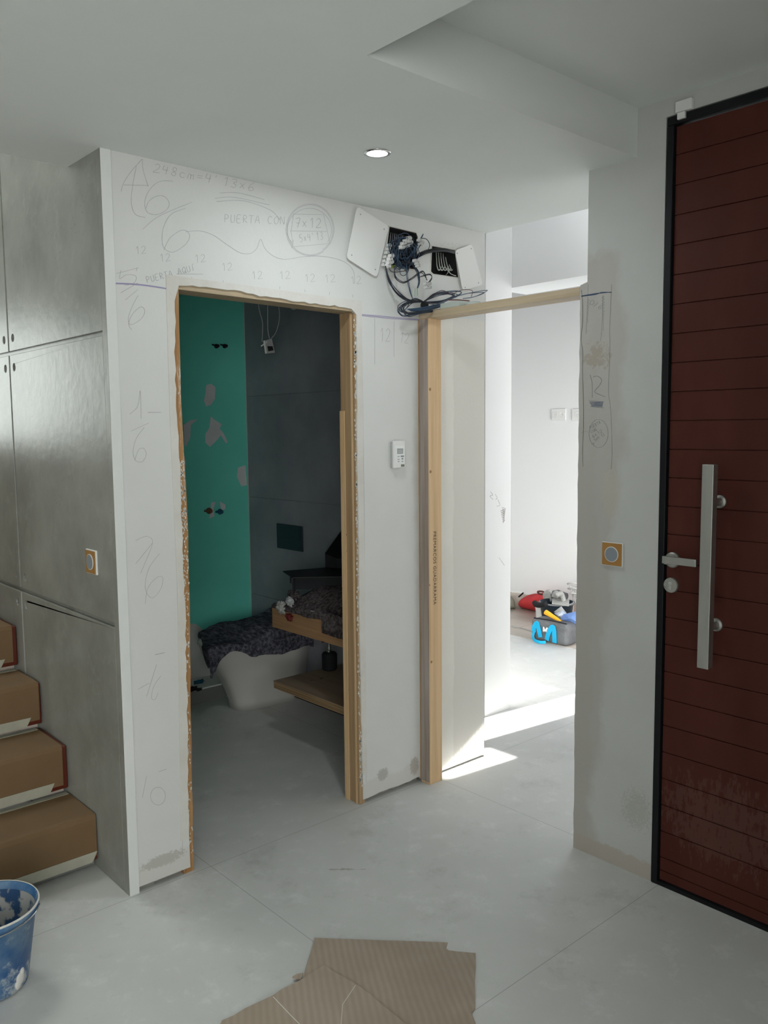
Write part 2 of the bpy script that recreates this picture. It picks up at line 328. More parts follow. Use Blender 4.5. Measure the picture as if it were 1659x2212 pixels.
# patched plaster border round the opening, a skim 1 mm proud
bd = Wp([(358, 593), (781, 651), (789, 1745)]); bl = on(392, 1870, 'y', 0).x
band = [(bl, .13), (on(383, 1280, 'y', 0).x, 1.03), (on(366, 880, 'y', 0).x, 1.67), bd[0], bd[1], (bd[2][0]+.012, .13)]
inner = [(a, b) for a, b in reversed(edge[1:-1]) if b > .13]
MB().prism([band+[(inner[0][0], .13)]+inner+[(inner[-1][0], .13)]], XZ, 0, -.0014).build('plaster_border', 'patch', WF)
o = MB().box(0, .035, -.0002, -.004, 0, H).build('trim_1', 'white', bevel=.001); struct(o, 'white corner strip at the left end of the front wall', 'trim')
# concrete wall beside the stairs
cy = [.034, .932, .948, 1.85]; zz = [(0.0, .937), (.953, 1.907), (1.923, 2.893), (2.909, 4.9)]
cw = MB().box(.012, .1, .0135, 3.3, 0, 4.9)
cw.box(0, .012, .0005, .0335, 0, 4.9)
cw.build('tmp', 'conc') if False else None
WL = struct(cw.build('wall_left', 'conc'), 'exposed concrete wall beside the stairs', 'wall')
holes = {}
for (y0, y1) in ((.034, .934), (.948, 1.85), (1.864, 3.3)):
    for (z0, z1) in zz:
        hs = []
        for hy in ((y0+.045) if y0 > .5 else None, (y1-.045) if y1 < 1.9 else None):
            for hz in ((z0+.05) if z0 > .5 else None, (z1-.05) if z1 < 2.9 else None):
                if hy and hz: hs.append(circle(hy, hz, .016))
        MB().prism([[(y0, z0), (y1, z0), (y1, z1), (y0, z1)]]+hs, YZ, 0, .0125).build('concrete_panel', 'conc', WL, bevel=.004)
# right wall: pillar and lintel over the entrance door
YD = -1.155; YE = -2.42
pw = [(-.83, 0), (-.83, 2.10), (-.86, 2.108), (-.86, H), (-1.0, H), (-1.0, H2), (-3.2, H2), (-3.2, 0), (YE, 0), (YE, 2.59), (YD, 2.59), (YD-.004, 1.2), (YD-.012, 0)]
WR = struct(MB().prism([jag([(-.83, 0), (-.83, 2.10)], .0018, 30)+pw[2:]], YZ, W, W+.09).build('wall_right', 'pillar'), 'grey-white plaster pillar and wall around the entrance door', 'wall')
o = MB().box(W, W+.09, -5.2, -3.2, 0, H).build('wall_right_rear', 'pillar'); struct(o)
# bathroom shell
o = MB().box(.1, XD+.01, YG, YG+.1, 0, H).build('wall_bathroom_back', 'green'); WB = struct(o, 'green moisture board wall of the bathroom with filler patches', 'wall')
o = MB().box(XD+.003, XA, TH, 3.3, 0, H).build('wall_bathroom_right', 'grout'); WT = struct(o, 'dark tiled bathroom wall', 'wall')
def Dz(L): return [(q.y, q.z) for q in (on(x, y, 'x', XD) for x, y in L)]
for z0, z1 in ((.0, .555), (.559, 1.178), (1.181, 1.808), (1.811, H)):
    MB().box(XD, XD+.004, TH, YG, z0, z1).build('wall_tile', 'dark', WT)
MB().box(XD-.002, XD+.004, YG-.006, YG, .3, H).build('tile_edge', 'primer', WT)
# primed lower part with a torn edge
pr = [(q.x, q.z) for q in (on(x, y, 'y', YG) for x, y in ((405, 1335), (412, 1346), (428, 1352), (445, 1365), (462, 1369), (480, 1372), (490, 1371), (493, 1355), (505, 1357), (508, 1368), (520, 1385), (600, 1392)))]
MB().prism([[(.1, pr[0][1])]+jag(pr, .006, 40)+[(XD, .05), (.1, .05)]], XZ, YG-.002, YG).build('primed_strip', 'primer', WB)
for L in ([(445, 832), (455, 829), (466, 836), (464, 862), (455, 876), (444, 878), (441, 866)],
          [(455, 899), (462, 906), (478, 916), (474, 926), (483, 936), (492, 955), (488, 958), (476, 940), (470, 950), (463, 956), (453, 966), (443, 956), (444, 938), (452, 924)],
          [(396, 918), (411, 908), (427, 905), (411, 918), (411, 945), (402, 965), (398, 960)], [(514, 1010), (530, 1005), (533, 1048), (522, 1050), (512, 1030)],
          [(456, 1085), (465, 1084), (460, 1100), (463, 1116), (452, 1120), (455, 1104)], [(474, 1083), (486, 1090), (487, 1100), (478, 1103)], [(398, 985), (402, 1000), (399, 1020), (395, 1030)]):
    q = [(p.x, p.z) for p in (on(x, y, 'y', YG) for x, y in L)]
    MB().prism([jag(q+[q[0]], .003, 25)[:-1]], XZ, YG-.0016, YG).build('filler_patch', 'putty', WB)
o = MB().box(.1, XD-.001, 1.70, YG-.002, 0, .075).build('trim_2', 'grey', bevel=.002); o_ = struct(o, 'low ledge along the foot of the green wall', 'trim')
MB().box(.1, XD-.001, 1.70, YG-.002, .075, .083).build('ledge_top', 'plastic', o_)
# column and beam in front of the bright room
o = MB().box(XA, XC, YC, YC+.1, 0, 2.95).box(XC-.1, XC, YC+.1, 3.3, 0, 2.95).build('wall_column', 'column'); WC = struct(o, 'white wall column between corridor and bright room', 'wall')
o = MB().box(XC+.0005, XC+.25, -1.8, YC+.1, 2.358, 2.95).build('trim_3', 'roomwall'); struct(o, 'white beam above the corridor', 'trim')
o = MB().box(XA-.002, XA, 0, YC, 0, 2.95).box(XA-.3, XA, -.0, YC, H+.3, 2.95).build('wall_corridor_end', 'roomwall'); struct(o)
# far wall of the bright room with its windows (openings seen only as sun patches)
SD = Vector((-1, .12, -.53))
wn = lambda a, b, c, d: [(a, c), (b, c), (b, d), (a, d)]
far = [[(-1.8, 0), (3.3, 0), (3.3, 2.95), (-1.8, 2.95)], wn(.18, .95, .92, 2.25), wn(-.19, .07, .92, 2.25), wn(-.46, -.27, 1.47, 1.74)]
o = MB().prism(far, YZ, 4.7, 4.8).build('wall_far', 'roomwall'); WFAR = struct(o, 'white far wall of the bright room', 'wall')
o = MB().box(4.682, 4.7, -1.8, 3.3, 0, .125).build('baseboard_far', 'marble', bevel=.002); struct(o, 'marble skirting along the far wall', 'baseboard')
o = MB().box(XC-.1, 4.8, 3.3, 3.4, 0, 2.95).build('wall_room_end', 'roomwall'); struct(o)
o = MB().box(W+.09, 4.8, -1.9, -1.8, 0, 2.95).build('wall_corridor_side', 'roomwall'); struct(o)
# outer shell behind the camera and around the stairwell
o = MB().prism([[(-4, 0), (1.5, 0), (1.5, 2.8), (-4, 2.8)]], XZ, -5.1, -5.2).build('wall_back', 'white'); struct(o)
o = MB().box(-4.1, -4, -5.2, 3.4, 0, 2.8).build('wall_outer_left', 'white'); struct(o)
o = MB().box(-4, XC, 3.3, 3.4, 0, 5.1).build('wall_stair_end', 'white'); struct(o)
o = MB().box(-1.25, -1.15, .256, 3.4, 2.6, 5.1).box(-1.25, 0, .2, .256, 2.79, 5.1).build('wall_stairwell', 'white'); struct(o)
o = MB().box(-1.25, .1, .2, 3.4, 5.0, 5.1).build('ceiling_stairwell', 'ceil'); struct(o)
o = MB().box(W, 5, -5.3, -1.9, H+.16, H+.26).build('roof_slab', 'ceil'); struct(o)
o = MB().box(-.8, W, -3.2, -3.1, 0, H).build('wall_light_blocker', 'white'); struct(o)  # added behind the camera to shade the floor by the entrance door
# ------------------------------------------------------------ entrance door
dr = empty('door_1', (W, -1.8, 0), 'tall mahogany-red plank entrance door in a black frame', 'door'); dr['kind'] = 'structure'
fr = MB(); fr.box(W-.006, W+.06, YD-.030, YD-.006, 0, 2.558).box(W-.006, W+.06, YE, YD-.006, 2.558, 2.585).box(W-.006, W+.06, YE, YE+.03, 0, 2.558)
fr.build('door_frame', 'black', dr, bevel=.003)
y1, y0 = YD-.034, YE+.032
prof = [(W+.045, .018)]
z = .018; zs = [.052]+[.10+.0946*k for k in range(0, 26)]
prof2 = [(W+.006, .018)]
for q in zs: prof2 += [(W+.006, q-.0022), (W+.0115, q-.0012), (W+.0115, q+.0006), (W+.006, q+.0016)]
prof2 += [(W+.006, 2.552), (W+.045, 2.552), (W+.045, .018)]
MB().prism([prof2], lambda a, b, d: (a, d, b), y0, y1).build('door_leaf', 'door', dr)
MB().box(W-.004, W+.045, YE, YD-.01, 0, .014).build('threshold', 'black', dr)
yb = on(1534, 1010, 'x', W-.06).y; zt = on(1534, 1003, 'x', W-.06).z; zb = on(1534, 1445, 'x', W-.06).z
ph = MB().box(W-.075, W-.045, yb-.019, yb+.019, zb, zt).build('pull_handle', 'steel', dr, bevel=.0015); ph['label'] = 'long square stainless steel pull bar'
for py in (1084, 1352):
    q = on(1561, py, 'x', W)
    MB().lathe([(.0135, -.05), (.0135, -.004), (.021, -.002), (.021, .008)], (W, yb-.004, q.z), 'x', 24).build('handle_mount', 'steel', ph, smooth=False)
q = on(1451, 1210, 'x', W-.005)
MB().lathe([(.026, .008), (.026, -.004), (.022, -.008), (.012, -.009), (.010, -.045)], (W, q.y, q.z), 'x', 32).build('lever_rosette', 'steel', dr)
a = on(1432, 1210, 'x', W-.045); b = on(1505, 1217, 'x', W-.045)
MB().box(W-.052, W-.040, a.y, b.y, b.z-.012, b.z+.012).build('lever_handle', 'steel', dr, bevel=.0015)
q = on(1450, 1264, 'x', W)
lr = MB().lathe([(.026, .008), (.026, -.004), (.024, -.007), (.001, -.007)], (W, q.y, q.z), 'x', 32).build('lock_rosette', 'steel', dr)
kh = MB().lathe([(.007, -.0072), (.006, -.0082), (.001, -.0082)], (W, q.y, q.z+.006), 'x', 16); kh.box(W-.0082, W-.007, q.y-.003, q.y+.003, q.z-.014, q.z+.002); kh.box(W-.009, W-.0082, q.y-.0052, q.y+.0052, q.z+.0055, q.z+.0075)
kh.build('keyhole', 'trowel', lr)
# alarm contact at the head of the door
ds = empty('door_sensor', (W, -1.21, 2.6), 'small white magnetic door contact at the top corner of the red door', 'door sensor')
a = on(1464, 240, 'x', W); b = on(1500, 222, 'x', W)
MB().box(W-.018, W, b.y, a.y, 2.588, 2.622).build('sensor_body', 'plastic', ds, bevel=.003)
a = on(1466, 250, 'x', W-.006); b = on(1483, 250, 'x', W-.006)
MB().box(W-.017, W-.0062, b.y, a.y, 2.566, 2.587).build('magnet', 'plastic', ds, bevel=.002)
# ------------------------------------------------------------ rough frame of the bathroom opening
d2 = empty('door_2', (.65, .05, 0), 'rough timber frame set in the bathroom opening', 'door frame'); d2['kind'] = 'structure'
li = [(on(x, y, 'y', .006).x, on(x, y, 'y', .006).z) for x, y in ((419, 1883), (415, 1700), (412, 1500), (410, 1300), (406, 1150), (402, 1050), (395, 950), (391, 850), (388, 760), (386, 640))]
li[0] = (li[0][0], 0)
st = MB().prism([[(li[0][0]-.04, 0)]+jag(li, .0015, 14)+[(li[-1][0], 2.1), (li[-1][0]-.045, 2.1)]], XZ, .006, TH).build('jamb', 'pined', d2); st['label'] = 'left jamb, orange timber spattered with plaster'
ztop = on(500, 642, 'y', .006).z; xr = on(766, 1200, 'y', .006).x
xl_ = li[-1][0]
zt2 = on(700, 664, 'y', .006).z
MB().prism([[(xl_, on(386, 625, 'y', .006).z), (1.05, zt2-.004), (1.05, 2.12), (xl_, 2.12)]], XZ, .006, TH).build('head_rail', 'pineg', d2)
sr = MB(); sr.box(1.0425, 1.072, .0045, TH+.002, 0, zt2); sr.build('jamb', 'pinej', d2, bevel=.003)
MB().box(1.039, 1.043, .0722, TH+.004, 0, zt2-.4).box(1.0405, 1.043, .02, .03, 0, zt2-.01).build('jamb_batten', 'pine', d2)
R_.seed(3)
def blotch(mb, x, z, r, y):
    L = [(x+r*R_.uniform(.5, 1.1)*math.cos(a), z+r*R_.uniform(.8, 2.6)*math.sin(a)) for a in [i*PI/4 for i in range(8)]]
    mb.prism([L], XZ, y-.0012, y)
pl = MB()
pts = [(767, 690), (769, 800), (770, 1000), (773, 1200), (775, 1400), (779, 1600), (781, 1700)]
for i in range(240):
    k = R_.uniform(0, 5.99); i0 = int(k); t = k-i0
    x = pts[i0][0]*(1-t)+pts[i0+1][0]*t; y = pts[i0][1]*(1-t)+pts[i0+1][1]*t
    q = on(x+R_.uniform(-3, 2), y, 'y', .003); r = R_.uniform(.0015, .0042)
    blotch(pl, q.x, q.z, r, .0046)
o = pl.build('plaster_drips', 'patch', d2); o['kind'] = 'stuff'
pl = MB()
for i in range(230):
    k = R_.uniform(0, 1)**.6*(len(li)-1.01); k = len(li)-1-k if R_.random() < .12 else k*.62; k = max(0, min(k, len(li)-1.01)); i0 = int(k); t = k-i0
    x = li[i0][0]*(1-t)+li[i0+1][0]*t; z = li[i0][1]*(1-t)+li[i0+1][1]*t
    if z > .05: blotch(pl, x-R_.uniform(.002, .022), z, R_.uniform(.0012, .0032), .006)
o = pl.build('plaster_drips', 'patch', d2); o['kind'] = 'stuff'
kn = MB()
for x, y in ((743, 900), (745, 1030), (748, 1155), (748, 1190), (752, 1490), (750, 1690)):
    q = on(x, y, 'x', 1.0425); kn.lathe([(.004, .0), (.003, -.0004)], (1.0425, max(.012, q.y), q.z), 'x', 8)
kn.build('nail_mark', 'blackm', d2)
# ------------------------------------------------------------ rough frame of the corridor opening
d3 = empty('door_3', (W+.04, -.44, 0), 'pine rough frame standing in the corridor opening', 'door frame'); d3['kind'] = 'structure'
S1 = W+.080
sj = MB().box(W+.002, S1, -.055, 0, 0, 2.065).build('jamb', 'pine', d3, bevel=.001); sj['label'] = 'left jamb, clean new pine with stamped text'
MB().box(W-.003, W+.004, -.053, -.004, .012, 2.062).build('smeared_side', 'jambside', d3)
MB().prism([jag([(-.004, .012), (-.004, 2.06)], .002, 30)+[(.0, 2.06), (.0, .012)]], YZ, W-.006, W).build('torn_edge', 'pinej', d3)
hd = MB().box(W, W+.09, -.8285, 0, 2.065, 2.095).build('head_rail', 'pineg', d3, bevel=.001); hd['label'] = 'head rail, weathered grey timber'
MB().box(W, W+.09, -.8605, -.83, 0, 2.065).build('jamb', 'jambside', d3) if False else None
kn = MB()
for x, y, r in ((929, 841, .007), (930, 1019, .007), (932, 1430, .0065), (928, 1264, .004)):
    q = on(x, y, 'y', -.055); kn.lathe([(r, 0), (r*.6, -.0005), (r*.2, -.0006)], (q.x, -.0551, q.z), 'y', 16)
kn.build('knot', 'knot', d3)
def text_mesh(s, size, origin, udir, vdir, name, m, parent, ext=.0002, sx=1.0, spacing=1.0):
    c = bpy.data.curves.new('t', 'FONT'); c.body = s; c.size = size; c.extrude = ext; c.space_character = spacing
    t = bpy.data.objects.new('t', c); COL.objects.link(t); bpy.context.view_layer.update()
    me = bpy.data.meshes.new_from_object(t.evaluated_get(bpy.context.evaluated_depsgraph_get())); bpy.data.objects.remove(t)
    u, v = Vector(udir), Vector(vdir); n_ = u.cross(v)
    for k in me.vertices: p = k.co.copy(); k.co = Vector(origin)+u*p.x*sx+v*p.y+n_*p.z
    me.materials.clear(); me.materials.append(M[m]); o = bpy.data.objects.new(name, me); COL.objects.link(o); o.parent = parent
    if parent is not None and parent.type == 'EMPTY': o.matrix_parent_inverse = Matrix.Translation(-parent.location)
    return o
a = on(936, 1148, 'y', -.0555); b = on(936, 1306, 'y', -.0555)
tm = text_mesh('PREMARCOS GUADARRAMA', .031, (a.x, -.0553, a.z), (0, 0, -1), (1, 0, 0), 'stamped_text', 'ink', d3, spacing=1.15)
L = max(v.co.z for v in tm.data.vertices)-min(v.co.z for v in tm.data.vertices); k = (a.z-b.z)/L
for v in tm.data.vertices: v.co.z = a.z+(v.co.z-a.z)*k; v.co.x = a.x+(v.co.x-a.x)*.82
# ------------------------------------------------------------ handwriting
GL = {'0': [[(.5, 1), (.1, .8), (.05, .3), (.4, 0), (.8, .2), (.9, .7), (.5, 1)]], '1': [[(.3, .75), (.6, 1), (.55, 0)]], '2': [[(.1, .8), (.45, 1), (.8, .75), (.5, .35), (.05, 0), (.9, .02)]],
 '3': [[(.1, .9), (.6, 1), (.7, .7), (.35, .52), (.75, .3), (.5, 0), (.05, .1)]], '4': [[(.2, 1), (.1, .5), (.8, .5)], [(.65, .9), (.6, 0)]], '5': [[(.8, 1), (.2, 1), (.15, .55), (.6, .6), (.75, .25), (.4, 0), (.05, .08)]],
 '6': [[(.7, 1), (.25, .6), (.1, .2), (.4, 0), (.8, .2), (.6, .45), (.15, .3)]], '7': [[(.05, .95), (.8, 1), (.4, 0)], [(.2, .5), (.75, .5)]], '8': [[(.7, .9), (.3, .95), (.3, .6), (.75, .3), (.5, 0), (.15, .25), (.7, .65), (.7, .9)]],
 'A': [[(0, 0), (.45, 1), (.85, 0)], [(.15, .4), (.7, .4)]], 'C': [[(.85, .85), (.4, 1), (.08, .5), (.4, 0), (.85, .15)]], 'E': [[(.8, 1), (.15, 1), (.1, 0), (.8, 0)], [(.12, .5), (.6, .5)]], 'N': [[(.1, 0), (.1, 1), (.8, 0), (.8, 1)]],
 'O': [[(.5, 1), (.08, .6), (.3, 0), (.8, .2), (.85, .8), (.5, 1)]], 'P': [[(.15, 0), (.15, 1), (.75, .85), (.65, .5), (.15, .45)]], 'R': [[(.15, 0), (.15, 1), (.7, .85), (.6, .55), (.2, .5), (.85, 0)]], 'T': [[(0, 1), (.9, 1)], [(.45, 1), (.4, 0)]],
 'U': [[(.1, 1), (.15, .1), (.5, 0), (.8, .2), (.8, 1)]], 'Q': [[(.5, 1), (.08, .6), (.3, 0), (.8, .2), (.85, .8), (.5, 1)], [(.5, .3), (1, -.1)]], 'I': [[(.4, 1), (.4, 0)]], 'Í': [[(.4, .8), (.4, 0)], [(.4, .9), (.7, 1.15)]],
 'x': [[(.1, .7), (.7, .1)], [(.7, .7), (.1, .1)]], 'c': [[(.7, .5), (.3, .55), (.1, .25), (.4, 0), (.75, .08)]], 'm': [[(.05, 0), (.1, .5), (.4, .5), (.42, 0), (.45, .45), (.75, .5), (.8, 0)]], '=': [[(.1, .6), (.8, .6)], [(.1, .35), (.8, .35)]],
 "'": [[(.3, 1), (.2, .75)]], '/': [[(.05, -.1), (.7, 1.1)]], 'y': [[(.1, .6), (.4, .15)], [(.75, .6), (.2, -.4)]], ' ': []}
class Pen:
    """strokes drawn on a wall plane; pts arrive in the pixels of a magnified crop (scale, off)"""
    def __init__(s, ax, v, nrm, scale=1, off=(0, 0)): s.ax = ax; s.v = v; s.nrm = Vector(nrm); s.sc = scale; s.off = off; s.mb = MB()
    def crop(s, scale, x, y): s.sc = scale; s.off = (x, y); return s
    def P(s, x, y): return on(s.off[0]+x/s.sc, s.off[1]+y/s.sc, s.ax, s.v)
    def line(s, pts, w=.0012, smooth=True, wob=0):
        q = [s.P(*p) for p in pts]
        if smooth and len(q) > 2: q = spline(q, 6)
        vs = []; n = len(q)
        for i, p in enumerate(q):
            d = q[min(i+1, n-1)]-q[max(i-1, 0)]
            if d.length < 1e-7: d = Vector((0, 0, 1))
            t = s.nrm.cross(d.normalized())*w*.5*(1+R_.uniform(-.2, .2)); o = s.nrm*.0004
            vs += [p+t, p-t, p+t+o, p-t+o]
        fs = []
        for i in range(n-1):
            a = 4*i; b = a+4; fs += [(a+2, a+3, b+3, b+2), (a, b, b+2, a+2), (a+1, a+3, b+3, b+1)]
        s.mb.add(vs, fs); return s
    def write(s, txt, x0, y0, x1, y1, h, w=.0012):
        n = len(txt); dx, dy = (x1-x0)/n, (y1-y0)/n; l = math.hypot(dx, dy); ux, uy = dx/l, dy/l; px, py = uy, -ux
        for i, c in enumerate(txt):
            bx, by = x0+dx*i, y0+dy*i
            for st in GL[c]: s.line([(bx+dx*.85*a+px*h*b, by+dy*.85*a+py*h*b) for a, b in st], w)
        return s
    def ell(s, cx, cy, rx, ry, w=.0012, turns=1.0, drift=0, ph=0):
        n = int(24*turns); s.line([(cx+(rx+drift*i/n)*math.cos(2*PI*turns*i/n+ph), cy+(ry+drift*i/n)*math.sin(2*PI*turns*i/n+ph)) for i in range(n+1)], w); return s
R_.seed(11)
A = Pen('y', -.0003, (0, -1, 0)).crop(2.765, 200, 280)
A.line([(170, 370), (185, 320), (230, 250), (297, 175)]).line([(297, 175), (302, 240), (332, 340)]).line([(185, 330), (335, 333)]).line([(262, 215), (237, 350), (232, 440), (255, 505), (315, 525)])
A.line([(480, 308), (400, 310), (340, 360), (312, 430), (325, 490), (380, 508), (440, 480), (458, 440), (430, 400), (380, 398), (335, 430), (320, 470)])
A.line([(300, 595), (400, 515), (595, 433)]).line([(555, 470), (470, 505), (425, 580), (415, 660), (430, 710), (480, 732), (550, 690), (580, 640), (560, 605), (520, 605), (460, 650), (425, 720)])
A.line([(560, 610), (640, 605), (720, 630), (800, 685), (880, 735), (940, 740), (980, 710), (1003, 655), (1030, 710), (1080, 755), (1150, 775), (1250, 760), (1350, 755), (1450, 770), (1520, 800), (1560, 850), (1565, 920)])
A.write("248cm=4'13x6", 360, 252, 975, 372, 52).line([(760, 378), (870, 378), (1025, 418)]).line([(730, 410), (850, 405), (1055, 450)]).line([(740, 430), (900, 425), (1060, 480), (1120, 540)])
A.write('PUERTA CON', 785, 552, 1155, 566, 45).ell(1300, 597, 147, 157, turns=2.0, drift=-12, ph=1).ell(1295, 600, 132, 130, turns=.7, ph=2.5)
A.line([(1200, 505), (1380, 508), (1418, 680), (1200, 700), (1185, 610), (1200, 505)], smooth=False).line([(1180, 605), (1400, 608)])
A.write('7x12', 1210, 585, 1375, 585, 55, .0017).write("5x4'13", 1238, 672, 1385, 655, 45).write('y', 1182, 690, 1212, 688, 50)
A.write('PUERTA AQUÍ', 325, 915, 620, 838, 36, .0015).line([(500, 862), (660, 863)])
A.line([(140, 860), (275, 825)]).line([(265, 825), (262, 845)]).line([(170, 840), (162, 890), (200, 868), (250, 870), (262, 890), (240, 920), (190, 930)]).line([(168, 975), (270, 915)])
A.line([(195, 1018), (270, 955)]).line([(272, 990), (235, 1060), (213, 1130), (230, 1165), (290, 1130), (312, 1085), (290, 1058), (240, 1100), (215, 1160), (235, 1197)])
for x, y in ((255, 745), (400, 790), (610, 795), (770, 845), (950, 895), (1115, 895), (1265, 912), (1385, 915), (1540, 925)): A.write('12', x, y, x+75, y-8, 45, .001)
for x in (592, 780, 1118, 1268, 1415, 1554): A.line([(x, 880+(x-592)*.11), (x, 896+(x-592)*.11)])
A.crop(2.765, 700, 400).line([(303, 795), (303, 1070)]).line([(418, 810), (418, 1025)]).write('12', 330, 932, 405, 932, 75).write('12', 448, 938, 510, 945, 60)
A.crop(3.159, 0, 700).line([(885, 615), (940, 560), (957, 455), (963, 645)]).line([(1008, 603), (1098, 602)], .0018).line([(895, 730), (1015, 675)])
A.line([(985, 705), (930, 780), (908, 870), (925, 930), (970, 940), (998, 890), (980, 848), (945, 860), (920, 930)])
A.line([(925, 1480), (960, 1460), (1010, 1450), (1040, 1500), (960, 1700)]).line([(925, 1637), (1040, 1495)]).line([(1090, 1565), (1020, 1660), (990, 1780), (1010, 1850), (1050, 1865), (1100, 1800), (1110, 1730), (1070, 1730), (1010, 1800), (990, 1910)])
A.crop(3.252, 0, 1280).line([(1088, 437), (1157, 422)], .0018).line([(970, 680), (1050, 635)]).line([(1030, 730), (1100, 505)]).line([(1130, 585), (1080, 660), (1065, 740), (1090, 750), (1110, 705)])
A.line([(1115, 1260), (1170, 1240)]).line([(1000, 1440), (1030, 1290)]).ell(1110, 1430, 52, 62)
A.crop(1, 0, 0).line([(358, 594), (370, 900), (383, 1280), (395, 1850)], .001, False).line([(781, 651), (787, 1100), (791, 1690)], .001, False).line([(358, 594), (781, 651)], .0008, False)
A.mb.build('pencil_writing', 'pencil', WF)
V = Pen('y', -.0003, (0, -1, 0)).crop(2.765, 200, 280)
for k in range(3): V.line([(132, 915+k*3), (300, 925+k*3), (500, 958+k*2)], .002)
V.crop(1, 0, 0)
for k in range(3): V.line([(770, 678+k*1.5), (840, 684+k*2), (908, 690+k)], .002)
V.mb.build('chalk_line', 'pencilv', WF)
B = Pen('x', W-.0003, (-1, 0, 0)).crop(5.267, 1230, 600)
for dx in (0, 5): B.line([(135+dx, 140), (150, 300+dx), (150, 500), (133, 700), (150+dx, 850), (148, 1050), (158, 1300), (160, 1700), (150, 1960), (155, 2150)], .0012)
B.line([(480, 75), (470, 300), (458, 600), (462, 800), (445, 1280), (465, 1450), (480, 1700), (485, 2000), (475, 2180)], .0012)
B.write('0/6', 225, 300, 370, 372, 60, .001)
B.line([(215, 70), (200, 400), (190, 640)], .0008).line([(382, 200), (372, 500), (355, 720)], .0008)
B.line([(205+22*abs(math.sin(i*.9))*(1-i/26), 240+i*11) for i in range(26)], .0008).line([(385+(-1)**i*18*(1-i/24), 210+i*17) for i in range(24)], .0008)
B.line([(235, 1105), (258, 1200), (260, 1365)], .002).line([(270, 1130), (320, 1120), (365, 1160), (345, 1220), (293, 1280), (300, 1310), (410, 1355)], .002)
B.line([(238, 1465), (390, 1480)], .0015).line([(218, 1395), (390, 1415)], .0015)
B.ell(332, 1772, 108, 160, .001)
B.write('PUERTA', 242, 1725, 365, 1655, 36, .0009).write('CON', 248, 1770, 318, 1738, 32, .0009).write('6x12', 270, 1822, 385, 1752, 36, .0009).write("5x4'13", 292, 1862, 408, 1795, 34, .0009).write('y', 268, 1898, 292, 1888, 34, .0009)
B.line([(135, 1775), (150, 1755), (210, 1742)], .0008)
B.mb.build('pencil_writing', 'pencild', WR)
Bb = Pen('x', W-.0004, (-1, 0, 0)).crop(5.267, 1230, 600)
for k in range(4): Bb.line([(135, 213-k*2), (300, 190-k*4), (370, 165+k*3), (480, 168-k*2)], .002)
for k in range(5): Bb.line([(228+k*6, 1412+k*12), (320, 1418+k*11), (388-k*3, 1412+k*13)], .0018)
Bb.mb.build('blue_pencil_marks', 'pencilb', WR)
Cc = Pen('y', YC-.0003, (0, -1, 0)).crop(4.1475, 880, 780)
Cc.line([(745, 1170), (765, 1200), (740, 1210), (768, 1240)], .002).line([(785, 1190), (805, 1225), (790, 1240)], .002).line([(810, 1240), (830, 1290), (800, 1300)], .002)
for k in range(8): Cc.line([(845+k*4, 1310+k*16), (880-k*3, 1325+k*17), (835+k*3, 1345+k*15)], .0035)
Cc.line([(820, 1760), (870, 1830)], .0015)
Cc.mb.build('scratch_marks', 'core', WC)
# ------------------------------------------------------------ ceiling lamp
lp = on(815, 330, 'z', H)
t = empty('recessed_light', (lp.x, lp.y, H), 'round recessed LED downlight switched on in the lowered ceiling', 'ceiling light')
MB().lathe([(.034, -.003), (.044, -.002), (.045, .0), (.040, .002), (.034, .0)], (lp.x, lp.y, H-.0005), 'z', 40, False).build('trim_ring', 'chrome', t, smooth=True)
MB().lathe([(.035, -.0012), (.001, -.0016)], (lp.x, lp.y, H-.0005), 'z', 40).build('lens', 'led', t)
sp = bpy.data.lights.new('downlight_lamp', 'AREA'); sp.shape = 'DISK'; sp.size = .06; sp.energy = 3.0; sp.color = (.9, .96, 1)
so_ = bpy.data.objects.new('downlight_lamp', sp); so_.location = (lp.x, lp.y, H-.006); COL.objects.link(so_)
# ------------------------------------------------------------ switches, sockets, remote
def face_box(mb, ax, sgn, v, d0, d1, a0, a1, z0, z1):   # box standing d0..d1 proud of a wall
    if ax == 'x': return mb.box(v+sgn*d0, v+sgn*d1, a0, a1, z0, z1)
    return mb.box(a0, a1, v+sgn*d0, v+sgn*d1, z0, z1)
def switch(px0, py0, px1, py1, v, label):
    a = on(px0, py0, 'x', v); b = on(px1, py1, 'x', v); yc = (a.y+b.y)/2; zc = (a.z+b.z)/2; h = .0425
    t = empty('light_switch', (v, yc, zc), label, 'light switch', None)
    face_box(MB(), 'x', -1, v, 0, .0075, yc-h, yc+h, zc-h, zc+h).build('backplate', 'plastic', t, bevel=.002)
    face_box(MB(), 'x', -1, v, .0075, .0105, yc-h+.0025, yc+h-.0025, zc-h+.0025, zc+h-.0025).build('cover_plate', 'ochre', t, bevel=.0015)
    k = MB().lathe([(.0275, -.0105), (.0275, -.0125), (.0255, -.0125)], (v, yc, zc), 'x', 40).build('dial_ring', 'plastic', t)
    MB().lathe([(.0252, -.0122), (.0252, -.0135), (.001, -.0135)], (v, yc, zc), 'x', 40).build('dial', 'dial', k)
switch(1303, 1171, 1347, 1223, W, 'light switch with ochre plate and grey dial on the plaster pillar')
switch(188, 1186, 214, 1241, 0, 'light switch with ochre plate and grey dial on the concrete wall')
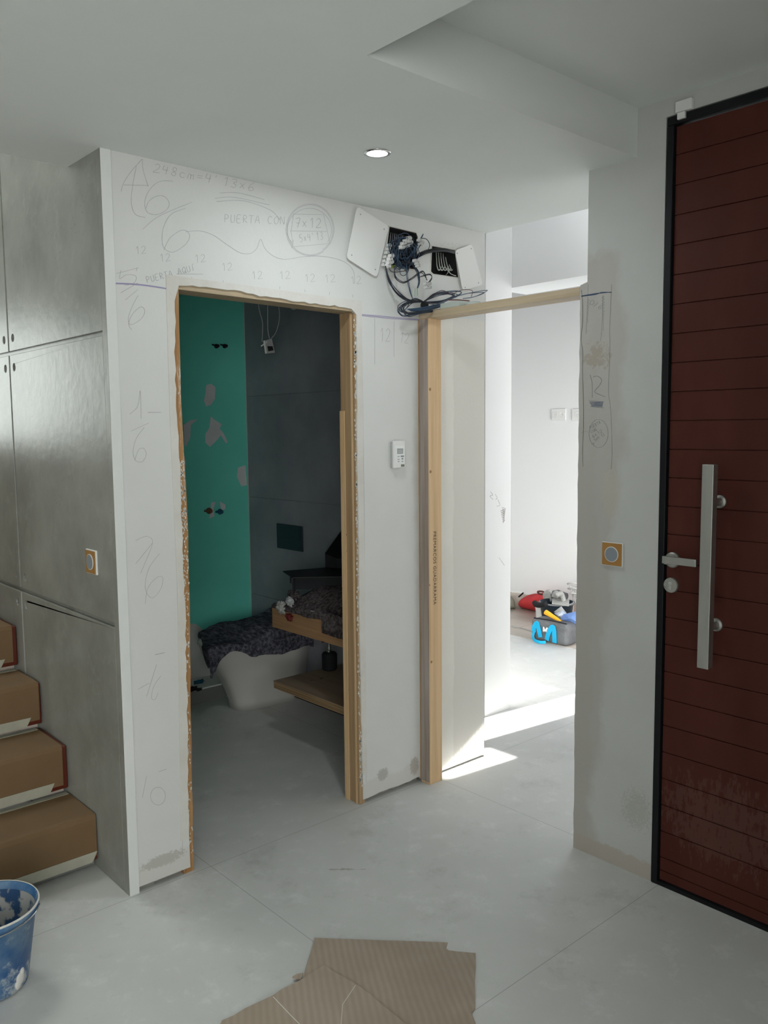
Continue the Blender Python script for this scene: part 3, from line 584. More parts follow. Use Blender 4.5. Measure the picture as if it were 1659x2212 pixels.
# air-conditioning remote in its wall cradle
t = empty('remote_control', (1.27, 0, 1.49), 'white air-conditioning remote in its wall cradle, left of the pine jamb', 'remote control')
x0 = on(851, 980, 'y', -.022).x; x1 = on(875, 980, 'y', -.022).x; z0 = on(860, 1011, 'y', -.022).z; z1 = on(860, 952, 'y', -.022).z
wv_ = x1-x0; hv = z1-z0
MB().box(x0, x1, -.024, -.010, z0, z1).build('body', 'plastic', t, bevel=.003)
MB().box(x0-.002, x1-.001, -.010, 0, z0+.002, z1-.004).build('cradle', 'plasticg', t, bevel=.002)
bx = lambda a, b, c, d, m, n, dd=.0015: MB().box(x0+wv_*a, x0+wv_*b, -.024-dd, -.0235, z0+hv*c, z0+hv*d).build(n, m, t)
bx(.12, .88, .18, .82, 'roomwall', 'keypad', .0006)
sc_ = bx(.26, .78, .52, .71, 'dial', 'screen_bezel', .001); MB().box(x0+wv_*.30, x0+wv_*.72, -.0255, -.025, z0+hv*.54, z0+hv*.69).build('screen', 'plasticg', sc_)
bx(.57, .84, .40, .455, 'dial', 'button'); bx(.64, .78, .31, .36, 'dial', 'button'); bx(.64, .78, .22, .26, 'plasticg', 'button'); bx(.3, .44, .22, .26, 'plasticg', 'button'); bx(.28, .46, .30, .335, 'plasticg', 'button'); bx(.28, .46, .405, .44, 'plasticg', 'button'); bx(.6, .9, .04, .13, 'olive', 'sticker', .0008)
# sockets on the far wall
def socket(pxs, py, n, name, label, cat):
    a = on(pxs[0], py, 'x', 4.7); b = on(pxs[1], py, 'x', 4.7); t = empty(name, (4.7, (a.y+b.y)/2, a.z), label, cat)
    hh = .05; MB().box(4.69, 4.7, b.y, a.y, a.z-hh, a.z+hh).build('frame', 'plastic', t, bevel=.003)
    for k in range(n):
        y = a.y+(b.y-a.y)*(k+.5)/n
        i_ = MB().lathe([(.024, -.0105), (.023, -.0125), (.021, -.0125), (.019, -.0108), (.001, -.0108)], (4.7, y, a.z), 'x', 28).build('socket_insert', 'plastic', t)
        mb = MB()
        for s in (-1, 1): mb.lathe([(.003, -.0109), (.001, -.0112)], (4.7, y+s*.0085, a.z), 'x', 10)
        mb.build('pin_hole', 'plasticg', i_)
socket((1193, 1223), 896, 2, 'wall_socket', 'double white power socket high on the far white wall', 'socket')
socket((1237, 1262), 896, 1, 'antenna_socket', 'white television socket beside the pillar edge, right of the double socket', 'socket')
# ------------------------------------------------------------ junction boxes with loose wiring
def jbox(loop, label, cover, screws, m='board'):
    cx = sum(a for a, b in loop)/len(loop); cz = sum(b for a, b in loop)/len(loop)
    t = empty('junction_box', (cx, 0, cz), label, 'junction box', 'junction boxes above the corridor opening')
    inn = [(cx+(a-cx)*.985, cz+(b-cz)*.985) for a, b in loop]; inn2 = [(cx+(a-cx)*.93, cz+(b-cz)*.93) for a, b in loop]
    MB().prism([inn, inn2], XZ, -.001, .09).prism([inn], XZ, .0905, .094).build('casing', 'boxin', t)
    rim = [(cx+(a-cx)*1.05, cz+(b-cz)*1.05) for a, b in loop]
    MB().prism([rim, inn], XZ, -.003, 0).build('rim', 'patch', t, bevel=.001)
    pts = [on(x, y, 'y', -.012) for x, y in cover]; cc = sum(pts, Vector())/len(pts)
    lp_ = []
    n = len(pts)
    for i in range(n):
        p, a, b = pts[i], pts[i-1], pts[(i+1) % n]
        r = .018
        for k in range(4):
            u = k/3; q0 = p+(a-p).normalized()*r; q1 = p+(b-p).normalized()*r
            q = q0*(1-u)**2+p*2*u*(1-u)+q1*u*u; lp_.append((q.x, q.z))
    c = MB().prism([lp_], XZ, -.014, -.010).build('cover_plate', 'plastic', t, bevel=.0012); c['label'] = 'white cover plate hanging askew'
    for x, y in screws:
        q = on(x, y, 'y', -.0145); MB().lathe([(.0028, 0), (.002, -.0012)], (q.x, -.014, q.z), 'y', 10).build('screw', 'dial', c)
    return t
JA = jbox(BXA, 'larger junction box spilling blue and black wires above the corridor opening', [(771, 445), (748, 558), (814, 600), (840, 489)], [(779, 463), (830, 495), (760, 551), (811, 582)])
JB = jbox(BXB, 'smaller junction box holding pale cables, nearest the corridor', [(982, 541), (1019, 527), (1043, 615), (999, 628)], [(1018, 537), (988, 547), (1034, 611), (1005, 621)])
R_.seed(21)
def wires(n, path, spread, names, mats, parent, r=.0016, nm='wire', wig=.012):
    for k in range(n):
        off = Vector((R_.uniform(-1, 1), R_.uniform(-1, 1)*.8, R_.uniform(-1, 1)))*spread
        pts = []
        for i, p in enumerate(path):
            e = 1 if 0 < i < len(path)-1 else .4
            pts.append(Vector(p)+off*e+Vector((R_.uniform(-1, 1), R_.uniform(-1, 1), R_.uniform(-1, 1)))*wig*e)
        for p in pts: p.y = min(p.y, .08)
        MB().tube(spline(pts, 7), r, 6).build(nm, R_.choice(mats), parent, smooth=True)
Q = lambda x, y, d=-.06: on(x, y, 'y', d)
# cables inside the two boxes
for k in range(12):
    x = 845+k*4.4
    MB().tube(spline([Q(x, 496+k*.8, .06), Q(x-2, 515, .05), Q(x-5, 535, .04), Q(x-6, 552, .05)], 6), .0018, 6).build('cable', 'dark' if k % 2 else 'plasticg', JA, smooth=True)
for k in range(6):
    x = 942+k*5
    MB().tube(spline([Q(x, 545, .07), Q(x+1, 560, .05), Q(x+2+k, 575+k, .03), Q(x+6+2*k, 584, .02), Q(x+12+2*k, 576, .04)], 6), .0026, 8).build('cable', 'wire_w', JB, smooth=True)
MB().tube(spline([Q(968, 575, .01), Q(972, 590, .0), Q(985, 596, -.005)], 6), .0018, 6).build('cable', 'wire_w', JB, smooth=True)
MB().tube(spline([Q(968, 577, .01), Q(968, 588, .0), Q(963, 594, .02)], 6), .0018, 6).build('cable', 'wire_w', JB, smooth=True)
# the black hose
h = MB().tube(spline([Q(896, 560, .04), Q(904, 552, -.04), Q(925, 543, -.05), Q(955, 540, -.045), Q(975, 544, -.02), Q(984, 549, .03)], 10), .0085, 12).build('conduit_hose', 'black', None, smooth=True); tag(h, 'thick black conduit looping from the larger to the smaller junction box', 'hose')
# tangle
wt = empty('wire_bundle', tuple(Q(872, 545, -.03)), 'tangle of blue and black wires with white connectors hanging out of the larger junction box', 'wires')
BM = ['wire_b', 'wire_b', 'wire_k', 'wire_d', 'wire_d', 'wire_k']
for k in range(24):
    c = Q(872+R_.uniform(-9, 9), 548+R_.uniform(-14, 12), -.05); rx = R_.uniform(.03, .062); rz = R_.uniform(.03, .07); ph = R_.uniform(0, 6); tl = R_.uniform(-.6, .6)
    pts = [c+Vector((rx*math.cos(ph+a), R_.uniform(-.02, .02)+.02*math.sin(2*a+tl), rz*math.sin(ph+a)+tl*rx*math.cos(ph+a))) for a in [i*PI/5 for i in range(int(R_.uniform(7, 11)))]]
    pts = [Vector((p.x, min(p.y, -.012), p.z)) for p in pts]
    MB().tube(spline(pts, 6), .0016, 6).build('wire', R_.choice(BM), wt, smooth=True)
# strands down to the coil
wires(7, [Q(832, 575), Q(841, 605), Q(858, 632), Q(884, 648), Q(908, 652)], .006, 'w', BM, wt, wig=.004)
wires(6, [Q(888, 568), Q(902, 585), Q(905, 608), Q(902, 622)], .004, 'w', ['wire_k', 'wire_b'], wt, wig=.002)
wires(4, [Q(852, 575), Q(855, 600), Q(872, 612), Q(892, 602), Q(912, 588), Q(922, 605)], .004, 'w', ['wire_k', 'wire_d', 'wire_n'], wt, wig=.004)
wires(2, [Q(878, 575), Q(878, 600), Q(884, 630), Q(892, 648)], .005, 'w', ['wire_b'], wt, wig=.003)
wires(2, [Q(904, 600), Q(928, 594), Q(932, 602), Q(924, 614)], .003, 'w', ['wire_n', 'wire_k'], wt, wig=.003)
wires(2, [Q(880, 560), Q(900, 530), Q(915, 506)], .004, 'w', ['wire_b'], wt, wig=.004)
MB().tube(spline([Q(895, 530), Q(905, 517), Q(920, 516), Q(928, 528), Q(924, 540), Q(912, 545)], 7), .0016, 6).build('wire', 'wire_k', wt, smooth=True)
for k in range(3): MB().tube(spline([Q(838+k, 572+k*2, -.03), Q(846, 574+k*2, -.045), Q(856, 573+k*2, -.03)], 6), .002, 6).build('earth_wire', 'wire_g', wt, smooth=True)
def terminals(pts, s=.0075, m='plastic'):
    mb = MB()
    for x, y, d in pts:
        c = Q(x, y, d); a = R_.uniform(0, .6)
        mb.lathe([(s, -.010), (s*1.02, 0), (s*.55, .0), (s*.55, -.010)], tuple(c), 'y', 10, False); mb.box(c.x-s*.9, c.x+s*.9, c.y, c.y+.012, c.z-s*.8, c.z+s*.8)
    mb.build('terminal_block', m, wt, bevel=.001)
terminals([(841, 530, -.02), (838, 538, -.02), (835.5, 546, -.02), (833, 555, -.02), (831, 564, -.02), (829, 572, -.02)])
terminals([(842, 560, -.06), (840, 568, -.06), (838, 575, -.06), (845, 553, -.06), (844, 566, -.06)], .009)
terminals([(871, 527, -.07), (877, 521, -.07), (883, 515, -.07), (879, 530, -.07), (886, 524, -.07), (868, 534, -.07)], .009)
terminals([(906, 519, -.07), (911, 524, -.07), (908, 528, -.07)], .007); terminals([(897, 563, -.08), (901, 569, -.08), (903, 574, -.08)], .007)
terminals([(919, 613, -.07), (923, 616, -.07), (927, 613, -.07), (921, 621, -.07), (928, 621, -.07)], .006)
tp = MB()
for x in (892, 898, 904): a, b = Q(x, 622, -.06), Q(x, 640, -.055); tp.tube([a, b], .005, 8)
tp.build('wire_sleeve', 'clear', wt)
# coil lying over the head rail
wc = empty('wire_coil', tuple(Q(912, 660, -.06)), 'tied coil of blue and black wires lying on the left end of the head rail', 'wires')
knot = Q(916, 652, -.07)
for k in range(10):   # right lobe
    e = Q(985+R_.uniform(-12, 6), 634+R_.uniform(-4, 7), -.07); m_ = (knot+e)/2
    o_ = Vector((0, R_.uniform(-.018, .02), R_.uniform(.012, .034)))
    pts = [knot+Vector((0, 0, R_.uniform(-.004, .004))), m_+o_, e+Vector((.0, 0, .008)), e+Vector((.01, .0, -.004)), m_-o_*Vector((1, 1, 1)).length*.3+Vector((0, 0, -.004)), knot]
    MB().tube(spline(pts, 7), .0016, 6).build('wire', R_.choice(BM+['wire_n']), wc, smooth=True)
for k in range(12):   # left lobe
    e = Q(866+R_.uniform(-5, 12), 672+R_.uniform(-8, 5), -.07); m_ = (knot+e)/2+Vector((0, 0, .0))
    u = R_.uniform(.012, .03)
    pts = [knot, m_+Vector((0, R_.uniform(-.02, .02), u)), e+Vector((.01, 0, .02)), e+Vector((-.008, 0, 0)), e+Vector((.02, 0, -.016)), m_+Vector((.02, 0, -.028)), Q(950+R_.uniform(-8, 14), 668+R_.uniform(-3, 5), -.09)]
    MB().tube(spline(pts, 7), .0016, 6).build('wire', R_.choice(BM), wc, smooth=True)
for k in range(5):    # lower strands
    MB().tube(spline([Q(880+k*2, 668+k, -.08), Q(915, 664+k*2, -.10), Q(945, 657+k*2, -.10), Q(960, 652+k*2, -.09)], 7), .0019, 6).build('wire', R_.choice(['wire_k', 'wire_b']), wc, smooth=True)
for e, m_ in (((1053, 627), 'wire_b'), ((1046, 632), 'wire_b')):
    MB().tube(spline([Q(985, 641, -.07), Q(1010, 634, -.07), Q(*e, -.07), Q(1025, 641, -.07), Q(1000, 645, -.07)], 8), .0016, 6).build('wire', m_, wc, smooth=True)
MB().tube(spline([Q(975, 636, -.07), Q(1000, 626, -.07), Q(1020, 628, -.07), Q(1018, 641, -.07)], 8), .0014, 6).build('wire', 'wire_n', wc, smooth=True)
MB().tube(spline([Q(960, 648, -.07), Q(990, 648, -.075), Q(1014, 650, -.075)], 8), .0028, 6).build('wire', 'wire_n', wc, smooth=True)
MB().tube([knot+Vector((-.006, 0, -.014)), knot+Vector((.012, 0, -.014))], .016, 10).build('cable_tie', 'blackm', wc)
# clear box and disc lying on the head rail
a = W+.01
t = MB(); y_ = on(975, 655, 'x', W+.012).y
t.box(W+.006, W+.078, y_-.05, y_+.06, 2.0955, 2.118)
o = t.build('plastic_box', 'clear', bevel=.003); tag(o, 'small milky clear plastic box lid on the head rail beside the wire coil', 'plastic box')
y2 = on(1022, 655, 'x', W+.045).y
o = MB().lathe([(.043, 0), (.044, .004), (.041, .006), (.020, .015), (.001, .017)], (W+.045, y2-.01, 2.0955), 'z', 36).build('plastic_disc', 'clear', smooth=True); tag(o, 'round milky plastic disc on the head rail, right of the clear box', 'plastic disc')
# ------------------------------------------------------------ staircase
t = empty('staircase', (-.6, 1.0, 0), 'staircase of treads wrapped in brown cardboard climbing beside the concrete wall', 'staircase'); t['kind'] = 'structure'
XL = -1.14
for k in range(8):
    yf = .258+k*.254; zt_ = .203+k*.191; zb_ = zt_-.168
    xr_ = -.012 if k != 1 else -.012
    tr = MB().box(XL, -.003, yf, yf+.28, zb_, zt_).build('tread', 'mahog', t, bevel=.004)
    xe = (-.005, -.022, -.012, -.022, -.02, -.02, -.02, -.02)[k]
    R_.seed(30+k)
    # kraft cover folded over the nosing: a C profile in y-z
    pr_ = [(yf+.262, zt_+.0015), (yf+.012, zt_+.003), (yf+.002, zt_+.001), (yf-.003, zt_-.010), (yf-.003, zb_+.018), (yf-.0055, zb_+.018), (yf-.0065, zt_-.010), (yf-.001, zt_+.0055), (yf+.012, zt_+.007), (yf+.262, zt_+.0055)]
    MB().prism([pr_], lambda a, b, d: (d, a, b), XL+.005, xe).build('cardboard_cover', 'kraft', tr, smooth=False)
    tl = xe-.035 if k else xe-.0
    tp = MB().prism([jag([(XL+.01, zb_+.0), (tl-.02, zb_+.0)], .0, 1)+[(tl-.012, zb_+.012), (tl, zb_+.036), (XL+.01, zb_+.036)]], XZ, yf-.0085, yf-.0065)
    tp.box(XL+.01, tl-.02, yf-.0085, yf+.03, zb_-.0015, zb_+.0)
    tp.build('masking_tape', 'tape', tr)
    MB().box(XL+.01, xe-.004, yf+.235, yf+.262, zt_+.005, zt_+.0068).build('masking_tape', 'tape', tr)
    MB().box(XL, -.003, yf+.03, yf+.06, zb_-.03, zb_-.001).build('tread_support', 'grey', tr) if k == 0 else None
    # marble riser behind
    rz0 = 0 if k == 0 else zt_-.191
    xs_ = [XL, -.80, -.215 if k % 2 == 0 else -.13, -.004]
    for i in range(3): MB().box(xs_[i], xs_[i+1]-.004, yf+.035+(.02 if k == 0 else .0), yf+.055, rz0, zb_+.002).build('riser_tile', 'marble', t, bevel=.0008)
# ------------------------------------------------------------ bucket
bc = Vector((-.505, -.172, 0)); t = empty('bucket', tuple(bc), 'blue plastic builder bucket smeared with dried plaster, at the lower left', 'bucket')
MB().lathe([(.001, .001), (.092, .001), (.100, .008), (.104, .03), (.131, .222), (.137, .224), (.137, .219), (.140, .219), (.141, .239), (.138, .242), (.135, .240), (.131, .226), (.1285, .222), (.101, .034), (.096, .012), (.001, .012)], tuple(bc), 'z', 64, False).build('body', 'bluep', t, smooth=True)
MB().lathe([(.1275, .221), (.1003, .034), (.094, .0135), (.001, .0135)], tuple(bc), 'z', 64, False).build('plaster_lining', 'bluein', t, smooth=True)
MB().lathe([(.1365, .2425), (.139, .2438), (.1415, .240), (.1405, .2365)], tuple(bc), 'z', 64, False).build('rim_crust', 'patch', t, smooth=True)
pts = [bc+Vector((.143*math.cos(a), .143*math.sin(a), .226-.012*math.sin((a-2.2)))) for a in [2.6+i*PI/14 for i in range(15)]]
MB().tube(spline(pts, 4), .0022, 8).build('handle', 'chrome', t, smooth=True)
sp_ = MB()
for a, z, r in ((-1.05, .045, .016), (-1.12, .03, .012), (-1.0, .062, .009)):
    rr = .104+(z-.03)*.14; c = bc+Vector((rr*math.cos(a), rr*math.sin(a), z))
    sp_.lathe([(r, 0), (r*.8, .003), (r*.3, .005), (.0005, .005)], (0, 0, 0), 'z', 12)
    k = len(sp_.v)-48; nrm = Vector((math.cos(a), math.sin(a), 0)); u = Vector((-math.sin(a), math.cos(a), 0))
    for i in range(k, len(sp_.v)):
        x, y, zz_ = sp_.v[i]; sp_.v[i] = tuple(c+u*x+Vector((0, 0, 1))*y*1.4+nrm*zz_)
sp_.build('plaster_blob', 'patch', t, smooth=True)
# ------------------------------------------------------------ cardboard on the floor
def sheet(pix, z, name, label, amp=.004, th=.004, wav=.004):
    L = [(q.x, q.y) for q in (on(x, y, 'z', z) for x, y in pix)]
    b = MB().prism([jag(L+[L[0]], amp*.4, 18)[:-1]], XY, z, z+th)
    return b
R_.seed(5)
cA = sheet([(680, 2028), (720, 2030), (830, 2034), (966, 2038), (964, 2050), (969, 2055), (985, 2058), (1027, 2061), (1026, 2120), (1027, 2180), (1018, 2190), (1027, 2212), (1020, 2330), (700, 2330), (640, 2180), (657, 2108)], .0015, 'a', '').build('cardboard_sheet', 'card', bevel=.0005)
tag(cA, 'large sheet of brown corrugated cardboard on the floor, notched at its top right corner', 'cardboard', 'cardboard sheets on the floor')
cB = sheet([(700, 2087), (722, 2103), (770, 2128), (800, 2150), (872, 2212), (960, 2300), (560, 2330), (470, 2226), (480, 2207), (505, 2196), (530, 2180), (590, 2152), (608, 2140), (650, 2118)], .0072, 'b', '').build('cardboard_sheet', 'card', bevel=.0005)
tag(cB, 'smaller creased cardboard piece lying over the left part of the larger sheet', 'cardboard', 'cardboard sheets on the floor')
cr = MB(); 
for L in ([(590, 2153), (630, 2195), (650, 2215), (700, 2270)], [(768, 2128), (740, 2170), (735, 2240)]):
    cr.tube([on(x, y, 'z', .0113)+Vector((0, 0, -.0006)) for x, y in L], .0012, 6)
cr.build('crease', 'patch', cB)
cs = sheet([(655, 2104), (640, 2106), (632, 2112), (640, 2116), (652, 2116)], .0075, 'c', '').build('torn_scrap', 'card', cB)
# ------------------------------------------------------------ bathroom
YT = 1.465
t = empty('toilet', (1.45, YT, 0), 'cream white floor-standing toilet under a grey fleece cover, below the flush plate', 'toilet')
secs = [(0.0, 1.31, .112), (.05, 1.305, .116), (.12, 1.28, .128), (.2, 1.24, .148), (.28, 1.19, .168), (.34, 1.155, .18), (.385, 1.14, .184), (.395, 1.145, .18)]
vs = []; fs = []; N = 40
for z, xf, hw in secs:
    for i in range(N):
        a = PI*i/(N-1); e = .62
        yy = YT+hw*math.copysign(abs(math.cos(a))**e, math.cos(a)); xx = XD-.002-(XD-.002-xf)*abs(math.sin(a))**e
        vs.append((xx, yy, z))
for k in range(len(secs)-1):
    for i in range(N): fs.append((k*N+i, k*N+(i+1) % N, (k+1)*N+(i+1) % N, (k+1)*N+i))
fs += [tuple(range(N))[::-1], tuple((len(secs)-1)*N+i for i in range(N))]
MB().add(vs, fs).build('bowl', 'porc', t, smooth=True)
se = []
for sc_k, zz_ in ((1.0, .397), (1.02, .40), (1.02, .416), (.97, .424)):
    for i in range(N):
        a = PI*i/(N-1); e = .66; hw = .182*sc_k
        se.append((XD-.06-(XD-.06-1.14)*sc_k*abs(math.sin(a))**e, YT+hw*math.copysign(abs(math.cos(a))**e, math.cos(a)), zz_))
f2 = [(k*N+i, k*N+(i+1) % N, (k+1)*N+(i+1) % N, (k+1)*N+i) for k in range(3) for i in range(N)]+[tuple(range(N))[::-1], tuple(3*N+i for i in range(N))]
MB().add(se, f2).build('toilet_lid', 'porc', t, smooth=True)
def nz(x, y, z, s): return noise.noise(Vector((x, y, z))*s)
def cover(u, v):
    # u along the toilet (front 0 .. wall 1); v < .28 hangs down the near side; u < .14 hangs at the front
    y = 1.262+.40*max(0, v-.28)/.72; xa = 1.055+(y-1.26)*.42; x = xa+(1.728-xa)*max(0, (u-.12))/.88
    z = .448+.055*(max(0, u-.35)/.65)**1.3*(1-.45*abs(v-.7))+.014*math.sin(u*8+v*5)+.012*nz(x, y, 0, 8)
    z -= .05*max(0, .3-u)+.05*max(0, .42-v)
    if v < .28:
        k = (.28-v)/.28
        hang = .10*math.exp(-((u-.10)/.085)**2)+.035+.16*max(0, u-.3)+.012*nz(x, 0, 2, 11)
        z -= hang*k; y -= .018*math.sin(k*PI*.6)+.006*math.sin(u*20)
    if u < .12:
        k = (.12-u)/.12
        hang = .03+.12*math.exp(-((v-.55)/.16)**2)
        z -= hang*k; x += .02*k-.015*math.sin(k*PI)
    return (x, y+.005*nz(x, y, 3, 14), z+.006*nz(x, y, 9, 32))
o = MB().grid(80, 60, cover).build('fleece_cover', 'fur', None, smooth=True, solid=.012)
tag(o, 'dark grey fleece sheet draped over the toilet', 'cover sheet')
M['slate'] = mat('slate_black_plastic', (.022, .034, .044), .35)
# flush plate
a = on(600, 1130, 'x', XD); b = on(656, 1190, 'x', XD)
t = empty('flush_plate', (XD, (a.y+b.y)/2, .95), 'black rectangular toilet flush plate on the dark tiles', 'flush plate')
zz0 = on(602, 1183, 'x', XD).z; zz1 = a.z
MB().box(XD-.010, XD, b.y, a.y, zz0, zz1).build('plate', 'slate', t, bevel=.002)
MB().box(XD-.0125, XD-.010, b.y+.006, a.y-.004, zz0+(zz1-zz0)*.44, zz1-.004).build('large_button', 'slate', t, bevel=.001)
MB().box(XD-.0120, XD-.010, b.y+.006, a.y-.004, zz0+.004, zz0+(zz1-zz0)*.42).build('small_button', 'slate', t, bevel=.001)
# plumbing stubs in the green wall
def stub(x, y, m, label, grp, tapdir=-1, hh=.012):
    p = on(x, y, 'y', YG-.03); t = empty('water_connection', tuple(p), label, 'pipe stub', None)
    MB().lathe([(hh, .03), (hh, .005), (hh*.8, .0), (.001, 0)], tuple(p), 'y', 14).build('pipe', m, t)
    MB().tube([p+Vector((0, .012, 0)), p+Vector((-.045, -.004, .004))], hh*.5, 8).lathe([(hh*1.4, .028), (hh*1.4, .024), (hh, .02)], tuple(p), 'y', 14).build('valve', m, t)
stub(472, 747, 'blackm', 'left of the two dark pipe stubs high on the green wall', 0, hh=.010)
stub(490, 747, 'blackm', 'right of the two dark pipe stubs high on the green wall', 0, hh=.010)
stub(456, 1104, 'copper', 'dull brown pipe stub in a filler patch, low on the green wall', 0, hh=.014)
stub(480, 1106, 'bluet', 'teal pipe stub in a filler patch, beside the brown pipe stub', 0, hh=.013)
# hanging power supply with cables
t = empty('hanging_mechanism', tuple(on(580, 748, 'y', 1.25)), 'small white electrical mechanism dangling on thin cables before the dark tiles', 'electrical fitting')
D = lambda x, y, d=1.25: on(x, y, 'y', d)
c4 = [D(571, 736), D(587, 731), D(594, 762), D(575, 764)]
MB().add([p for p in c4]+[p+Vector((.01, .028, 0)) for p in c4], [(0, 1, 2, 3), (4, 5, 6, 7), (0, 1, 5, 4), (1, 2, 6, 5), (2, 3, 7, 6), (3, 0, 4, 7)]).build('mechanism_body', 'plasticg', t)
MB().tube([c4[0]+Vector((-.004, -.004, 0)), c4[3]+Vector((-.004, -.004, 0))], .0055, 6).tube([D(564, 748), D(577, 738)], .004, 6).build('claw', 'plastic', t)
MB().add([p+Vector((0, -.003, 0)) for p in (D(577, 748), D(588, 748), D(590, 757), D(579, 759))], [(0, 1, 2, 3)]).build('contacts', 'boxin', t, solid=.002)
for L in ([(557, 640), (560, 670), (567, 698), (566, 738)], [(578, 640), (578, 690), (579, 715), (582, 731)], [(597, 640), (603, 670), (603, 692), (596, 718), (586, 731)]):
    q = D(*L[0]); MB().tube(spline([Vector((q.x, q.y, H))]+[D(*p) for p in L], 8), .0026, 6).build('cable', 'plasticg', t, smooth=True)
q = D(619, 640); q2 = D(648, 645)
o = MB().tube(spline([Vector((q.x, q.y, H)), D(619, 640), D(624, 658), D(632, 668), D(641, 664), D(648, 645), Vector((q2.x, q2.y, H))], 8), .0035, 6).build('cable_loop', 'plasticg', None, smooth=True); tag(o, 'short loop of pale cable hanging just inside the top of the bathroom opening', 'cable')
# vanity: floating oak slab with a plywood shelf below
XV = 1.235; YV0, YV1 = .12, .925
o = MB().box(XV, XD-.001, YV0, YV1, .585, .70).build('oak_countertop', 'oak', bevel=.003); tag(o, 'thick oak slab vanity top mounted on the dark tiled wall', 'countertop')
t = empty('plywood_shelf', (1.45, .5, .27), 'thick plywood shelf below the oak slab, right of the toilet', 'shelf')
MB().box(XV+.002, XD-.001, YV0-.02, YV1+.0, .262, .2985).build('shelf_edge', 'plye', t); MB().box(XV, XD-.0015, YV0-.02, YV1+.001, .2985, .302).build('shelf_face', 'ply', t)
MB().box(XV+.06, XD-.001, YV0-.02, YV1-.1, .225, .262).build('shelf_bracket', 'blackm', t)
p = on(712, 1446, 'z', .302)
t = empty('soap_dispenser', (p.x, p.y, .302), 'black cylinder with a chrome neck standing on the plywood shelf', 'dispenser')
MB().lathe([(.001, 0), (.036, 0), (.041, .006), (.042, .085), (.036, .094), (.014, .097)], (p.x, p.y, .302), 'z', 32).build('body', 'blackm', t, smooth=False)
MB().lathe([(.015, .097), (.015, .106), (.008, .108), (.007, .165), (.001, .165)], (p.x, p.y, .302), 'z', 20).build('neck', 'chrome', t)
MB().tube([(p.x, p.y, .302+.158), (p.x-.045, p.y+.005, .302+.158)], .0045, 8).build('spout', 'chrome', t)
for i, (x, y) in enumerate(((671, 1471), (692, 1467), (706, 1462))):
    q = on(x, y, 'z', .304)
    o = MB().tube([q, q+Vector((.018, .006*(i-1), .0))], [.0018, .0012], 6).lathe([(.003, 0), (.003, .001)], tuple(q), 'x', 8).build('screw', 'chrome')
    tag(o, 'loose steel screw on the plywood shelf, '+('leftmost, nearest the shelf corner', 'in the middle', 'nearest the black dispenser')[i], 'screw', 'loose screws on the plywood shelf')
# mauve fleece over the oak slab with a basin under it
def cov2(u, v):
    x = 1.20+.52*v; y = .30+.60*u
    hump = math.exp(-((x-1.47)/.19)**4)*math.exp(-((y-.55)/.26)**4)
    z = .712+.105*hump+.012*nz(x, y, 1, 9)
    if x < XV: z -= (XV-x)*2.2*(1 if u < .28 else .25)
    y2 = y-.0
    return (max(x, XV-.012-.01*(u < .28)), y2+.010*nz(x, y, 4, 12), z+.006*nz(x, y, 2, 34))
o = MB().grid(64, 48, cov2).build('fleece_sheet', 'fur2', None, smooth=True, solid=.012); tag(o, 'mauve-grey fleece sheet piled over the oak vanity slab', 'cover sheet')
def fold(u, v):
    y = .20+.24*u; z = .74-.17*v*(1-u)**.5
    return (XV-.014-.012*math.sin(v*3+u*4)*.6, y, z+.004*nz(y, z, 5, 30))
MB().grid(20, 24, fold).build('hanging_fold', 'fur2', o, smooth=True, solid=.010)
R_.seed(9)
lin = MB().prism([jag([(.36, .695), (.75, .702), (.74, .714), (.5, .726), (.36, .722), (.36, .695)], .004, 30)[:-1]], YZ, XV-.004, XV-.001).build('white_lining', 'putty', o)
M['redd'] = mat('dark_red_tape', (.16, .02, .02), .5)
# crumpled tape ball at the end of the slab
tb = empty('crumpled_tape', tuple(on(613, 1312, 'x', XV)), 'crumpled clear and red adhesive tape at the far end of the oak slab', 'tape')
def blob(c, r, m, name, parent, sq=(1, 1, 1), amp=.35, s=22):
    b = bmesh.new(); bmesh.ops.create_icosphere(b, subdivisions=4, radius=1)
    mb = MB(); vs = []
    for k in b.verts:
        n_ = k.co.normalized(); d = 1+amp*noise.noise(n_*2.2+Vector(c)*7)+amp*.4*noise.noise(n_*6+Vector(c)*3)
        vs.append((c[0]+n_.x*r*d*sq[0], c[1]+n_.y*r*d*sq[1], c[2]+n_.z*r*d*sq[2]))
    mb.add(vs, [tuple(q.index for q in f.verts) for f in b.faces]); b.free()
    return mb.build(name, m, parent, smooth=True)
c = on(612, 1312, 'x', XV); blob((c.x-.01, c.y, c.z), .035, 'grip', 'clear_tape', tb, (.5, 1, .8), .7)
c = on(620, 1288, 'x', XV); blob((c.x+.03, c.y-.02, c.z+.005), .035, 'fur2', 'fleece_scrap', tb, (.6, 1, .6), .7)
c = on(628, 1300, 'x', XV); blob((c.x-.005, c.y, c.z), .028, 'plasticg', 'tape_end', tb, (.5, .9, .8), .6)
c = on(628, 1328, 'x', XV); blob((c.x-.008, c.y, c.z-.01), .022, 'redd', 'red_tape', tb, (.4, 1.2, .7), .8)
